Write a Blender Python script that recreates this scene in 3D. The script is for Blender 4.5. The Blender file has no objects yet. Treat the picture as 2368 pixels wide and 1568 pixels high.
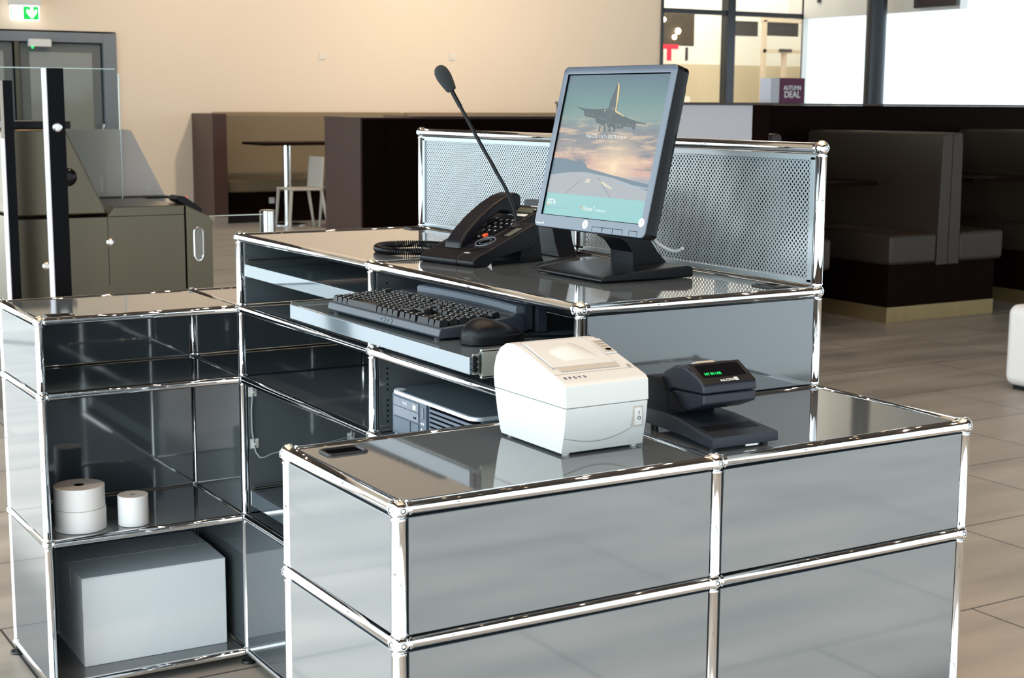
import bpy, bmesh, math, random
from mathutils import Vector, Matrix, Euler
S = bpy.context.scene
COL = S.collection
R = math.radians
PI = math.pi
random.seed(4)

# ------------------------------------------------------------------ materials
def sl(c):
    c = c / 255.0
    return c / 12.92 if c <= .04045 else ((c + .055) / 1.055) ** 2.4
def rgb(r, g, b): return (sl(r), sl(g), sl(b), 1)
def mat(name, col, rough=.5, metal=0, coat=0, emis=None, es=0, spec=.5, bump=None, var=None, trans=0, alpha=1, ior=1.5, coat_rough=.03):
    m = bpy.data.materials.new(name); m.use_nodes = True
    nt = m.node_tree; b = nt.nodes['Principled BSDF']
    b.inputs['Base Color'].default_value = col
    b.inputs['Roughness'].default_value = rough
    b.inputs['Metallic'].default_value = metal
    b.inputs['Coat Weight'].default_value = coat
    b.inputs['Coat Roughness'].default_value = coat_rough
    b.inputs['Specular IOR Level'].default_value = spec
    b.inputs['IOR'].default_value = ior
    b.inputs['Transmission Weight'].default_value = trans
    b.inputs['Alpha'].default_value = alpha
    if emis:
        b.inputs['Emission Color'].default_value = emis
        b.inputs['Emission Strength'].default_value = es
    if bump or var:
        tc = nt.nodes.new('ShaderNodeTexCoord')
        mp = nt.nodes.new('ShaderNodeMapping'); nt.links.new(tc.outputs['Object'], mp.inputs['Vector'])
    if bump:
        sc, st, dist, stretch = bump
        mp.inputs['Scale'].default_value = stretch
        n = nt.nodes.new('ShaderNodeTexNoise'); n.inputs['Scale'].default_value = sc; n.inputs['Detail'].default_value = 4
        nt.links.new(mp.outputs['Vector'], n.inputs['Vector'])
        bp = nt.nodes.new('ShaderNodeBump'); bp.inputs['Strength'].default_value = st; bp.inputs['Distance'].default_value = dist
        nt.links.new(n.outputs['Fac'], bp.inputs['Height']); nt.links.new(bp.outputs['Normal'], b.inputs['Normal'])
    if var:
        sc, amt, stretch = var
        mp2 = nt.nodes.new('ShaderNodeMapping'); nt.links.new(tc.outputs['Object'], mp2.inputs['Vector'])
        mp2.inputs['Scale'].default_value = stretch
        n = nt.nodes.new('ShaderNodeTexNoise'); n.inputs['Scale'].default_value = sc; n.inputs['Detail'].default_value = 6
        nt.links.new(mp2.outputs['Vector'], n.inputs['Vector'])
        mx = nt.nodes.new('ShaderNodeMix'); mx.data_type = 'RGBA'
        mx.inputs['A'].default_value = tuple(v * (1 - amt) for v in col[:3]) + (1,)
        mx.inputs['B'].default_value = tuple(min(1, v * (1 + amt)) for v in col[:3]) + (1,)
        nt.links.new(n.outputs['Fac'], mx.inputs['Factor']); nt.links.new(mx.outputs['Result'], b.inputs['Base Color'])
    return m
MT = {}
MT['chrome'] = mat('chrome', (.86, .86, .87, 1), .035, 1)
MT['panel'] = mat('grey_lacquered_steel', (.080, .092, .100, 1), .05, ior=2.15, bump=(3, .02, .001, (1, 1, 1)))
MT['perf'] = mat('grey_perforated_steel', (.27, .31, .325, 1), .22, ior=2.0)
MT['hole'] = mat('dark_hole', (.003, .003, .004, 1), .6, spec=0)
MT['tray'] = mat('light_grey_tray', (.072, .094, .108, 1), .05, ior=2.35)
MT['zinc'] = mat('zinc_slide', (.42, .45, .42, 1), .3, .9)
MT['black'] = mat('black_plastic', (.004, .0045, .006, 1), .34, spec=.22, bump=(900, .12, .0003, (1, 1, 1)))
MT['blackg'] = mat('black_gloss', (.004, .004, .005, 1), .08, spec=.25)
MT['smoke'] = mat('black_pillar_glass', (.003, .003, .004, 1), .12, spec=.06)
MT['grom'] = mat('black_grommet', (.010, .011, .012, 1), .3, spec=.35)
MT['key'] = mat('black_keycap', (.003, .0035, .0045, 1), .32, spec=.22)
MT['legend'] = mat('key_legend', (.75, .75, .72, 1), .5)
MT['white'] = mat('white_print', (.85, .85, .85, 1), .5)
MT['kbody'] = mat('charcoal_keyboard_shell', (.032, .040, .052, 1), .40, bump=(700, .1, .0003, (1, 1, 1)))
MT['klight'] = mat('slate_reader_band', (.12, .14, .165, 1), .4)
MT['printer'] = mat('white_abs', (.57, .568, .548, 1), .42)
MT['printer2'] = mat('pale_grey_print', (.42, .38, .33, 1), .5)
MT['seam'] = mat('seam_shadow_gap', (.22, .22, .21, 1), .7)
MT['blue'] = mat('blue_ink', (.02, .02, .09, 1), .5)
MT['scan'] = mat('charcoal_scanner', (.014, .018, .026, 1), .38, spec=.35, bump=(900, .2, .0004, (1, 1, 1)))
MT['scand'] = mat('charcoal_scanner_dark', (.004, .005, .007, 1), .5, spec=.15)
MT['bezel'] = mat('monitor_bezel', (.07, .086, .115, 1), .28, coat=.3, coat_rough=.2)
MT['phone'] = mat('phone_plastic', (.005, .005, .0075, 1), .34, spec=.24, bump=(900, .1, .0003, (1, 1, 1)))
MT['pc'] = mat('pc_grey_steel', (.10, .125, .145, 1), .42)
MT['pcsilver'] = mat('pc_silver_edge', (.62, .66, .70, 1), .35, .2)
MT['pcfront'] = mat('pc_front_plastic', (.075, .095, .125, 1), .4)
MT['pcdrive'] = mat('pc_drive_plastic', (.16, .175, .205, 1), .4)
MT['paper'] = mat('paper_roll_white', (.80, .80, .80, 1), .7)
MT['papere'] = mat('paper_roll_end', (.50, .49, .47, 1), .8, var=(260, .12, (1, 1, 1)))
MT['card'] = mat('white_cardboard', (.76, .80, .83, 1), .75, bump=(40, .25, .001, (6, 6, .6)), var=(6, .06, (1, 1, .4)))
MT['tape'] = mat('box_tape', (.52, .54, .55, 1), .25)
MT['foam'] = mat('mic_foam', (.017, .021, .022, 1), .95, bump=(900, .6, .001, (1, 1, 1)))
MT['steel'] = mat('brushed_steel', (.13, .112, .080, 1), .28, .95, bump=(50, .08, .001, (30, 30, .3)), var=(2, .12, (3, 3, .2)))
MT['steelb'] = mat('bright_steel', (.75, .74, .72, 1), .18, 1)
MT['glass'] = mat('clear_glass', (.93, .97, .95, 1), .0, trans=1, ior=1.12)
MT['glassedge'] = mat('glass_edge', (.55, .68, .66, 1), .15, coat=.5)
MT['frost'] = mat('frosted_panel', (.50, .50, .49, 1), .45)
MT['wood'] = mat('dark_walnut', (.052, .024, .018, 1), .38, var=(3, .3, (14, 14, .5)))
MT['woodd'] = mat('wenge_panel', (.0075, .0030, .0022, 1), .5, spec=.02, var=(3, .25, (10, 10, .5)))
MT['leather'] = mat('taupe_leather', (.042, .031, .023, 1), .40, spec=.3, bump=(8, .15, .01, (1, 1, 1)))
MT['leather2'] = mat('olive_leather', (.16, .115, .062, 1), .5, bump=(6, .1, .01, (1, 1, 1)))
MT['brass'] = mat('brushed_brass_plinth', (.34, .25, .12, 1), .35, .6, var=(2, .2, (6, 1, 1)))
MT['chair'] = mat('cream_chair_plastic', (.46, .43, .38, 1), .45)
MT['wall'] = mat('cream_plaster', (.70, .585, .455, 1), .85, bump=(30, .05, .002, (1, 1, 1)))
MT['ceil'] = mat('brown_ceiling', (.075, .054, .040, 1), .8)
MT['doorf'] = mat('grey_door_frame', (.15, .165, .185, 1), .4)
MT['doorl'] = mat('grey_door_leaf', (.10, .105, .105, 1), .5)
MT['doorg'] = mat('grey_door_glass', (.20, .20, .175, 1), .08)
MT['wframe'] = mat('dark_window_frame', (.035, .04, .048, 1), .35, .4)
MT['shopw'] = mat('shop_white', (.80, .79, .74, 1), .7)
MT['shopb'] = mat('shop_beige', (.58, .50, .36, 1), .7)
MT['shopf'] = mat('shop_door_frame', (.60, .50, .40, 1), .6)
MT['purple'] = mat('purple_sign', (.115, .012, .06, 1), .5)
MT['lav'] = mat('white_laminate_and_lit_edge', (.62, .61, .66, 1), .4)
MT['poster'] = mat('dark_brown_poster', (.05, .038, .026, 1), .5, var=(14, .6, (1, 1, 1)))
MT['sign'] = mat('dark_sign', (.03, .025, .03, 1), .4)
MT['yellow'] = mat('yellow_dot', (.85, .48, .01, 1), .5)
MT['white_em'] = mat('lit_white', (1, 1, 1, 1), .5, emis=(1, 1, .97, 1), es=3.2)
MT['green_em'] = mat('lit_green', (0, .4, .08, 1), .5, emis=(.0, .50, .05, 1), es=1.0)
MT['red_em'] = mat('lit_red', (.6, 0, .02, 1), .5, emis=(1, .01, .03, 1), es=1.6)
MT['led_green'] = mat('led_green', (0, .6, .1, 1), .5, emis=(.0, 1, .12, 1), es=3)
MT['vfd'] = mat('display_green', (0, .5, .1, 1), .5, emis=(.0, .8, .14, 1), es=1.1)
MT['lamp'] = mat('warm_lamp', (1, .8, .5, 1), .5, emis=(1, .72, .42, 1), es=14)
MT['cable'] = mat('beige_cable', (.42, .38, .30, 1), .5)
MT['gcable'] = mat('grey_cable', (.26, .29, .31, 1), .45)
MT['wcable'] = mat('pale_cable', (.48, .50, .50, 1), .4)
MT['clip'] = mat('white_clip', (.62, .62, .58, 1), .5)
MT['orange'] = mat('orange_key', (.75, .11, .03, 1), .4)
MT['lcd'] = mat('grey_green_lcd', (.10, .11, .085, 1), .25)
MT['label'] = mat('white_label', (.70, .72, .70, 1), .5)
MT['pouf'] = mat('white_pouf_vinyl', (.86, .84, .82, 1), .4)

def floor_mat():
    m = bpy.data.materials.new('grey_floor_slabs'); m.use_nodes = True
    nt = m.node_tree; b = nt.nodes['Principled BSDF']; N = nt.nodes.new; L = nt.links.new
    geo = N('ShaderNodeNewGeometry')
    mp = N('ShaderNodeMapping'); L(geo.outputs['Position'], mp.inputs['Vector'])
    mp.inputs['Location'].default_value = (.488, .35, 0); mp.inputs['Rotation'].default_value = (0, 0, 0)
    br = N('ShaderNodeTexBrick'); L(mp.outputs['Vector'], br.inputs['Vector'])
    br.inputs['Scale'].default_value = 1; br.inputs['Brick Width'].default_value = 1.2; br.inputs['Row Height'].default_value = .6
    br.inputs['Mortar Size'].default_value = .0035; br.inputs['Mortar Smooth'].default_value = .1
    br.inputs['Color1'].default_value = (.37, .338, .296, 1); br.inputs['Color2'].default_value = (.335, .306, .268, 1); br.inputs['Mortar'].default_value = (.05, .048, .045, 1)
    br.offset = .5
    n1 = N('ShaderNodeTexNoise'); n1.inputs['Scale'].default_value = 2.2; n1.inputs['Detail'].default_value = 7
    mp1 = N('ShaderNodeMapping'); L(geo.outputs['Position'], mp1.inputs['Vector']); mp1.inputs['Scale'].default_value = (.6, 2.6, 1); mp1.inputs['Rotation'].default_value = (0, 0, .3)
    L(mp1.outputs['Vector'], n1.inputs['Vector'])
    rp = N('ShaderNodeValToRGB'); L(n1.outputs['Fac'], rp.inputs['Fac'])
    rp.color_ramp.elements[0].position = .34; rp.color_ramp.elements[0].color = (.74, .74, .74, 1)
    rp.color_ramp.elements[1].position = .66; rp.color_ramp.elements[1].color = (1.1, 1.1, 1.1, 1)
    mx = N('ShaderNodeMix'); mx.data_type = 'RGBA'; mx.blend_type = 'MULTIPLY'; mx.inputs['Factor'].default_value = 1
    L(br.outputs['Color'], mx.inputs['A']); L(rp.outputs['Color'], mx.inputs['B'])
    L(mx.outputs['Result'], b.inputs['Base Color'])
    rr = N('ShaderNodeMapRange'); L(n1.outputs['Fac'], rr.inputs['Value']); rr.inputs['To Min'].default_value = .30; rr.inputs['To Max'].default_value = .5
    L(rr.outputs['Result'], b.inputs['Roughness'])
    return m
MT['floor'] = floor_mat()

# ------------------------------------------------------------------ mesh builder
class M:
    """collects shapes in one bmesh; slot() picks the material slot of what follows"""
    def __init__(s): s.bm = bmesh.new(); s.mats = []; s.i = 0
    def slot(s, m):
        if m not in s.mats: s.mats.append(m)
        s.i = s.mats.index(m); return s
    def _old(s): return set(s.bm.faces)
    def _mark(s, f0):
        for f in s.bm.faces:
            if f not in f0: f.material_index = s.i
    def box(s, c, d, rot=None, bev=0, seg=2):
        f0 = s._old()
        g = bmesh.ops.create_cube(s.bm, size=1)
        bmesh.ops.scale(s.bm, vec=d, verts=g['verts'])
        if bev:
            es = list({e for v in g['verts'] for e in v.link_edges})
            r = bmesh.ops.bevel(s.bm, geom=es, offset=bev, segments=seg, affect='EDGES', profile=.5)
            vs = list({v for f in s.bm.faces if f not in f0 for v in f.verts})
        else: vs = g['verts']
        if rot: bmesh.ops.rotate(s.bm, verts=vs, matrix=Euler(rot).to_matrix(), cent=(0, 0, 0))
        bmesh.ops.translate(s.bm, verts=vs, vec=c)
        s._mark(f0); return s
    def bb(s, a, b, bev=0, seg=2):
        return s.box([(a[k] + b[k]) / 2 for k in range(3)], [abs(b[k] - a[k]) for k in range(3)], bev=bev, seg=seg)
    def prism(s, pts, axis, lo, hi, bev=0, seg=2, lo_scale=None):
        """pts 2D outline; axis 'x': (y,z), 'y': (x,z), 'z': (x,y)"""
        f0 = s._old()
        def p3(p, t):
            return {'x': (t, p[0], p[1]), 'y': (p[0], t, p[1]), 'z': (p[0], p[1], t)}[axis]
        A = [s.bm.verts.new(p3(p, lo)) for p in pts]; B = [s.bm.verts.new(p3(p, hi)) for p in pts]
        n = len(pts)
        fs = [s.bm.faces.new(A), s.bm.faces.new(list(reversed(B)))]
        for k in range(n): fs.append(s.bm.faces.new((A[k], B[k], B[(k + 1) % n], A[(k + 1) % n])))
        bmesh.ops.recalc_face_normals(s.bm, faces=fs)
        if bev:
            es = [e for e in {e for f in fs for e in f.edges} if e.calc_face_angle(0) > R(28)]
            bmesh.ops.bevel(s.bm, geom=es, offset=bev, segments=seg, affect='EDGES', profile=.5, clamp_overlap=True)
        s._mark(f0); return s
    def cyl(s, a, b, r, n=24, r2=None, caps=True):
        f0 = s._old()
        a, b = Vector(a), Vector(b); d = b - a
        g = bmesh.ops.create_cone(s.bm, cap_ends=caps, segments=n, radius1=r, radius2=r if r2 is None else r2, depth=d.length)
        q = d.to_track_quat('Z', 'Y').to_matrix()
        bmesh.ops.rotate(s.bm, verts=g['verts'], matrix=q, cent=(0, 0, 0))
        bmesh.ops.translate(s.bm, verts=g['verts'], vec=(a + b) / 2)
        s._mark(f0); return s
    def sph(s, c, r, u=24, v=12, sc=(1, 1, 1)):
        f0 = s._old()
        g = bmesh.ops.create_uvsphere(s.bm, u_segments=u, v_segments=v, radius=r)
        bmesh.ops.scale(s.bm, vec=sc, verts=g['verts']); bmesh.ops.translate(s.bm, verts=g['verts'], vec=c)
        s._mark(f0); return s
    def tube(s, path, r, n=8, closed=False, caps=True):
        f0 = s._old()
        P = [Vector(p) for p in path]; rings = []; up = None; m = len(P)
        for k in range(m):
            if closed: t = (P[(k + 1) % m] - P[k - 1])
            else: t = (P[min(k + 1, m - 1)] - P[max(k - 1, 0)])
            t = t.normalized() if t.length > 1e-9 else Vector((0, 0, 1))
            if up is None: up = t.orthogonal().normalized()
            up = (up - t * up.dot(t)); up = up.normalized() if up.length > 1e-6 else t.orthogonal().normalized()
            w = t.cross(up); rr = r[k] if isinstance(r, (list, tuple)) else r
            rings.append([s.bm.verts.new(P[k] + (up * math.cos(2 * PI * j / n) + w * math.sin(2 * PI * j / n)) * rr) for j in range(n)])
        for k in range(m if closed else m - 1):
            A, B = rings[k], rings[(k + 1) % m]
            for j in range(n): s.bm.faces.new((A[j], A[(j + 1) % n], B[(j + 1) % n], B[j]))
        if caps and not closed:
            s.bm.faces.new(list(reversed(rings[0]))); s.bm.faces.new(rings[-1])
        s._mark(f0); return s
    def lathe(s, prof, c=(0, 0, 0), n=32, axis=None):
        f0 = s._old(); rings = []; vs = []
        for (r, z) in prof:
            if r < 1e-7: ring = [s.bm.verts.new((0, 0, z))]
            else: ring = [s.bm.verts.new((r * math.cos(2 * PI * j / n), r * math.sin(2 * PI * j / n), z)) for j in range(n)]
            rings.append(ring); vs += ring
        for A, B in zip(rings, rings[1:]):
            for j in range(n):
                a = [A[0]] if len(A) == 1 else [A[j], A[(j + 1) % n]]
                b = [B[0]] if len(B) == 1 else [B[(j + 1) % n], B[j]]
                if len(a) + len(b) > 2: s.bm.faces.new(a + b)
        if axis is not None: bmesh.ops.rotate(s.bm, verts=vs, matrix=Vector(axis).to_track_quat('Z', 'Y').to_matrix(), cent=(0, 0, 0))
        bmesh.ops.translate(s.bm, verts=vs, vec=c)
        s._mark(f0); return s
    def quad(s, pts):
        f0 = s._old(); s.bm.faces.new([s.bm.verts.new(p) for p in pts]); s._mark(f0); return s
    def xf(s, mtx):
        bmesh.ops.transform(s.bm, matrix=mtx, verts=s.bm.verts); return s
    def mesh(s, name, smooth=35):
        bmesh.ops.recalc_face_normals(s.bm, faces=s.bm.faces)
        for f in s.bm.faces: f.smooth = True
        for e in s.bm.edges:
            if len(e.link_faces) == 2 and e.calc_face_angle(0) > R(smooth): e.smooth = False
        me = bpy.data.meshes.new(name); s.bm.to_mesh(me); s.bm.free()
        for m in s.mats: me.materials.append(MT[m])
        return me
    def obj(s, name, m=None, parent=None, world=False, smooth=35, **props):
        if m and not s.mats: s.mats = [m]
        if world and parent is not None:
            p = parent; off = Vector((0, 0, 0))
            while p: off += p.location; p = p.parent
            bmesh.ops.translate(s.bm, verts=s.bm.verts, vec=-off)
        o = bpy.data.objects.new(name, s.mesh(name, smooth)); COL.objects.link(o)
        if parent: o.parent = parent
        wn = o.modifiers.new('weighted_normal', 'WEIGHTED_NORMAL'); wn.keep_sharp = True; wn.weight = 60; wn.mode = 'FACE_AREA'
        for k, v in props.items(): o[k] = v
        return o

def thing(name, label, cat, loc=(0, 0, 0), rz=0, group=None, tilt=None):
    o = bpy.data.objects.new(name, None); COL.objects.link(o); o.empty_display_size = .05
    o.location = loc; o.rotation_euler = tilt if tilt else (0, 0, rz)
    o['label'] = label; o['category'] = cat
    if group: o['group'] = group
    return o
def inst(me, name, parent, loc=(0, 0, 0), rot=(0, 0, 0), scale=(1, 1, 1)):
    o = bpy.data.objects.new(name, me); COL.objects.link(o); o.parent = parent
    o.location = loc; o.rotation_euler = rot; o.scale = scale
    return o
def copy_tree(root):
    c = root.copy(); COL.objects.link(c)
    for ch in list(root.children):
        d = ch.copy(); COL.objects.link(d); d.parent = c
        for g in list(ch.children):
            e = g.copy(); COL.objects.link(e); e.parent = d
    return c
def text(name, body, m, parent, size, mtx, align='LEFT', sx=1.0, ext=.00015, bold=0, shear=0, width=None):
    cu = bpy.data.curves.new(name, 'FONT'); cu.body = body; cu.size = size; cu.align_x = align; cu.align_y = 'CENTER'
    cu.extrude = ext; cu.offset = bold; cu.shear = shear; cu.resolution_u = 3
    t = bpy.data.objects.new(name, cu); COL.objects.link(t)
    dg = bpy.context.evaluated_depsgraph_get(); dg.update()
    me = bpy.data.meshes.new_from_object(t.evaluated_get(dg)); bpy.data.objects.remove(t)
    if width:
        xs = [v.co.x for v in me.vertices]; sx = width / (max(xs) - min(xs))
    me.transform(Matrix.Diagonal((sx, 1, 1, 1))); me.transform(mtx)
    me.materials.clear(); me.materials.append(MT[m])
    o = bpy.data.objects.new(name, me); COL.objects.link(o); o.parent = parent
    return o
def frame(o, x, y):   # matrix: local x,y axes -> given directions
    x = Vector(x).normalized(); y = Vector(y).normalized(); z = x.cross(y)
    return Matrix(((x[0], y[0], z[0], o[0]), (x[1], y[1], z[1], o[1]), (x[2], y[2], z[2], o[2]), (0, 0, 0, 1)))

# ------------------------------------------------------------------ tubular steel cabinets
TR, BR = .0095, .0127
def ball_mesh():
    m = M().slot('chrome').sph((0, 0, 0), BR, 32, 18)
    for ax in ((1, 0, 0), (-1, 0, 0), (0, 1, 0), (0, -1, 0), (0, 0, 1), (0, 0, -1)):
        a = Vector(ax)
        m.slot('chrome').lathe([(.0038, .0118), (.0038, .0129), (.0045, .0131), (.0052, .0128), (.0056, .0118)], (0, 0, 0), 20, a)
        m.slot('hole').lathe([(0, .01185), (.0038, .01265)], (0, 0, 0), 16, a)
    return m.mesh('ball_joint', 50)
BALL = ball_mesh()
TUBES = {}
def tube_mesh(L):
    k = round(L, 4)
    if k not in TUBES:
        e = .0112
        m = M().slot('chrome').lathe([(0, e), (.0088, e), (.0101, e + .0006), (.0101, e + .0035), (TR, e + .0041), (TR, L - e - .0041), (.0101, L - e - .0035), (.0101, L - e - .0006), (.0088, L - e), (0, L - e)], n=32)
        TUBES[k] = m.mesh('chrome_tube', 50)
    return TUBES[k]
seen = set()
def tube(parent, p, q):
    p, q = Vector(p), Vector(q)
    k = tuple(round(v, 3) for v in list(p) + list(q))
    if k in seen: return
    seen.add(k); d = q - p
    inst(tube_mesh(d.length), 'chrome_tube', parent, p - parent.location, d.to_track_quat('Z', 'Y').to_euler())
def ball(parent, p):
    k = tuple(round(v, 3) for v in p)
    if k in seen: return
    seen.add(k); inst(BALL, 'ball_joint', parent, Vector(p) - parent.location)
def lattice(parent, xs, ys, zs, skip=()):
    for x in xs:
        for y in ys:
            for z in zs: ball(parent, (x, y, z))
            for a, b in zip(zs, zs[1:]): tube(parent, (x, y, a), (x, y, b))
    for z in zs:
        for y in ys:
            for a, b in zip(xs, xs[1:]): tube(parent, (a, y, z), (b, y, z))
        for x in xs:
            for a, b in zip(ys, ys[1:]): tube(parent, (x, a, z), (x, b, z))
G = .0108
def vpanel(parent, kind, c, a0, a1, z0, z1, name='side_panel', dots=None, m='panel'):
    """vertical lacquered panel in plane x=c ('x') or y=c ('y')"""
    k = ('v', kind, round(c, 3), round(a0, 3), round(z0, 3))
    if k in seen: return
    seen.add(k)
    b = M().slot(m); t = .006
    if kind == 'x': b.bb((c - t, a0 + G, z0 + G), (c + t, a1 - G, z1 - G), .0016)
    else: b.bb((a0 + G, c - t, z0 + G), (a1 - G, c + t, z1 - G), .0016)
    if dots:
        b.slot('hole')
        for (x, z) in dots: b.cyl((x, c - t - .0003, z), (x, c - t + .0002, z), .0021, 12)
    return b.obj(name, parent=parent, world=True)
def hpanel(parent, x0, x1, y0, y1, z, name='shelf_panel'):
    M().slot('panel').bb((x0 + G - .0008, y0 + G - .0008, z - .007), (x1 - G + .0008, y1 - G + .0008, z + .0065), .0016).obj(name, parent=parent, world=True)
def foot(parent, x, y):
    M().slot('grom').lathe([(0, 0), (.019, 0), (.021, .003), (.019, .007), (.009, .010), (.006, .012), (.006, .02), (0, .02)], (x, y, 0), 24).obj('adjustable_foot', parent=parent, world=True)
def grommet(parent, x, y, z, w, d, rz=0, cover=False):
    m = M().slot('grom')
    def rr(a, b, r, zz, n=5):
        o = []
        for cx, cy, s in ((a / 2 - r, b / 2 - r, 0), (-a / 2 + r, b / 2 - r, 90), (-a / 2 + r, -b / 2 + r, 180), (a / 2 - r, -b / 2 + r, 270)):
            for k in range(n): t = R(s + 90 * k / (n - 1)); o.append((cx + r * math.cos(t), cy + r * math.sin(t), zz))
        return o
    rings = [rr(w, d, .008, z), rr(w - .002, d - .002, .008, z + .0028), rr(w - .008, d - .008, .006, z + .0030), rr(w - .011, d - .011, .005, z + .0005)]
    V = [[m.bm.verts.new(p) for p in ring] for ring in rings]; n = len(V[0])
    for A, B in zip(V, V[1:]):
        for k in range(n): m.bm.faces.new((A[k], A[(k + 1) % n], B[(k + 1) % n], B[k]))
    f0 = m._old(); m.bm.faces.new(V[-1]); m.slot('hole'); m._mark(f0)
    if cover:
        m.slot('grom').box((0, 0, z + .0028), (w * .5, d * .92, .003), bev=.0008)
        for k in range(3): m.slot('hole').box((-w * .12 + k * w * .12, 0, z + .0044), (.0022, d * .5, .0006))
    m.xf(Matrix.Translation((x, y, 0)) @ Matrix.Rotation(rz, 4, 'Z'))
    m.obj('cable_grommet', parent=parent, world=True)

YB, YM = 1.49, .755            # rear and middle posts of the tall counter
Z4, Z3, Z2, Z1, Z0, ZS = 1.08, .905, .73, .38, .03, 1.33
TOP, LTOP = Z4 + .0065, Z3 + .0065

# tall counter
hc = thing('tall_counter', 'tall grey steel counter with chrome tube frame, carrying the monitor and telephone', 'counter', (0.25, .745, 0))
lattice(hc, (0, .5), (0, YM, YB), (Z0, Z1, Z2, Z3, Z4))
for y in (0, YM, YB): ball(hc, (.5, y, ZS)); tube(hc, (.5, y, Z4), (.5, y, ZS))
for a, b in ((0, YM), (YM, YB)): tube(hc, (.5, a, ZS), (.5, b, ZS))
levels = ((Z0, Z1), (Z1, Z2), (Z2, Z3), (Z3, Z4))
for i, (a, b) in enumerate(levels):
    vpanel(hc, 'y', 0, 0, .5, a, b, 'end_panel')
    if i != 2: vpanel(hc, 'y', YB, 0, .5, a, b, 'end_panel')
    n = int((b - a - .05) / .011)
    dots = [(.030, a + .028 + .011 * k) for k in range(n) if k not in (n // 2,)]
    vpanel(hc, 'y', YM, 0, .5, a, b, 'divider_panel', dots=dots)
    for u, v in ((0, YM), (YM, YB)): vpanel(hc, 'x', .5, u, v, a, b, 'back_panel')
vpanel(hc, 'x', 0, YM, YB, Z0, Z1, 'front_panel'); vpanel(hc, 'x', 0, 0, YM, Z0, Z1, 'front_panel')
for u, v in ((0, YM), (YM, YB)):
    for z in (Z0, Z1, Z2, Z3): hpanel(hc, 0, .5, u, v, z)
    hpanel(hc, 0, .5, u, v, Z4, 'top_panel')
for x in (0, .5):
    for y in (0, YM, YB): foot(hc, x, y)
grommet(hc, .44, .050, TOP, .045, .068, 0, True); grommet(hc, .452, .345, TOP, .045, .06); grommet(hc, .458, 1.45, TOP, .045, .06); grommet(hc, .455, .70, TOP, .045, .07)

# perforated screen sheets: real holes, staggered 10 mm grid
def perforated(parent, y0, y1):
    a0, a1, b0, b1 = y0 + .014, y1 - .014, Z4 + .014, ZS - .015
    P, r, th = .0100, .0026, .0006
    V, F = [], []
    ny = int((a1 - a0) / P); nz = int((b1 - b0) / P)
    oy = (a0 + a1) / 2 - ny * P / 2; oz = (b0 + b1) / 2 - nz * P / 2
    for x in (.5 - th, .5 + th):
        pass
    def cell(cy, cz):
        base = len(V); h = P / 2
        corner = [(h, 0), (h / 2, h / 2), (0, h), (-h / 2, h / 2), (-h, 0), (-h / 2, -h / 2), (0, -h), (h / 2, -h / 2)]
        hole = [(r * math.cos(PI / 4 * k), r * math.sin(PI / 4 * k)) for k in range(8)]
        for x in (.5 - th, .5 + th):
            for (u, v) in corner: V.append((x, cy + u, cz + v))
            for (u, v) in hole: V.append((x, cy + u, cz + v))
        for k in range(8):
            l = (k + 1) % 8
            F.append((base + k, base + l, base + 8 + l, base + 8 + k))
            F.append((base + 16 + k, base + 24 + k, base + 24 + l, base + 16 + l))
            F.append((base + 8 + k, base + 8 + l, base + 24 + l, base + 24 + k))
    for i in range(ny):
        for j in range(nz):
            cell(oy + (i + .5) * P, oz + (j + .5) * P)
            if i < ny - 1 and j < nz - 1: cell(oy + (i + 1) * P, oz + (j + 1) * P)
    me = bpy.data.meshes.new('perforated_sheet'); me.from_pydata([(a - parent.location[0], b - parent.location[1], c - parent.location[2]) for a, b, c in V], [], F); me.update()
    me.materials.append(MT['perf'])
    o = bpy.data.objects.new('perforated_sheet', me); COL.objects.link(o); o.parent = parent
    m = M().slot('perf')           # folded rim around the sheet
    q = .0045
    for (c, d, e, f) in ((y0 + G, y1 - G, b1 - .006, ZS - G), (y0 + G, y1 - G, Z4 + G, b0 + .006)): m.bb((.5 - q, c, e), (.5 + q, d, f), .001)
    for (c, d) in ((y0 + G, oy + .006), (y1 - (oy - y0) - .006, y1 - G)): m.bb((.5 - q, c, b0), (.5 + q, d, b1), .001)
    m.obj('screen_rim', parent=parent, world=True)
perforated(hc, 0, YM); perforated(hc, YM, YB)

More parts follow.
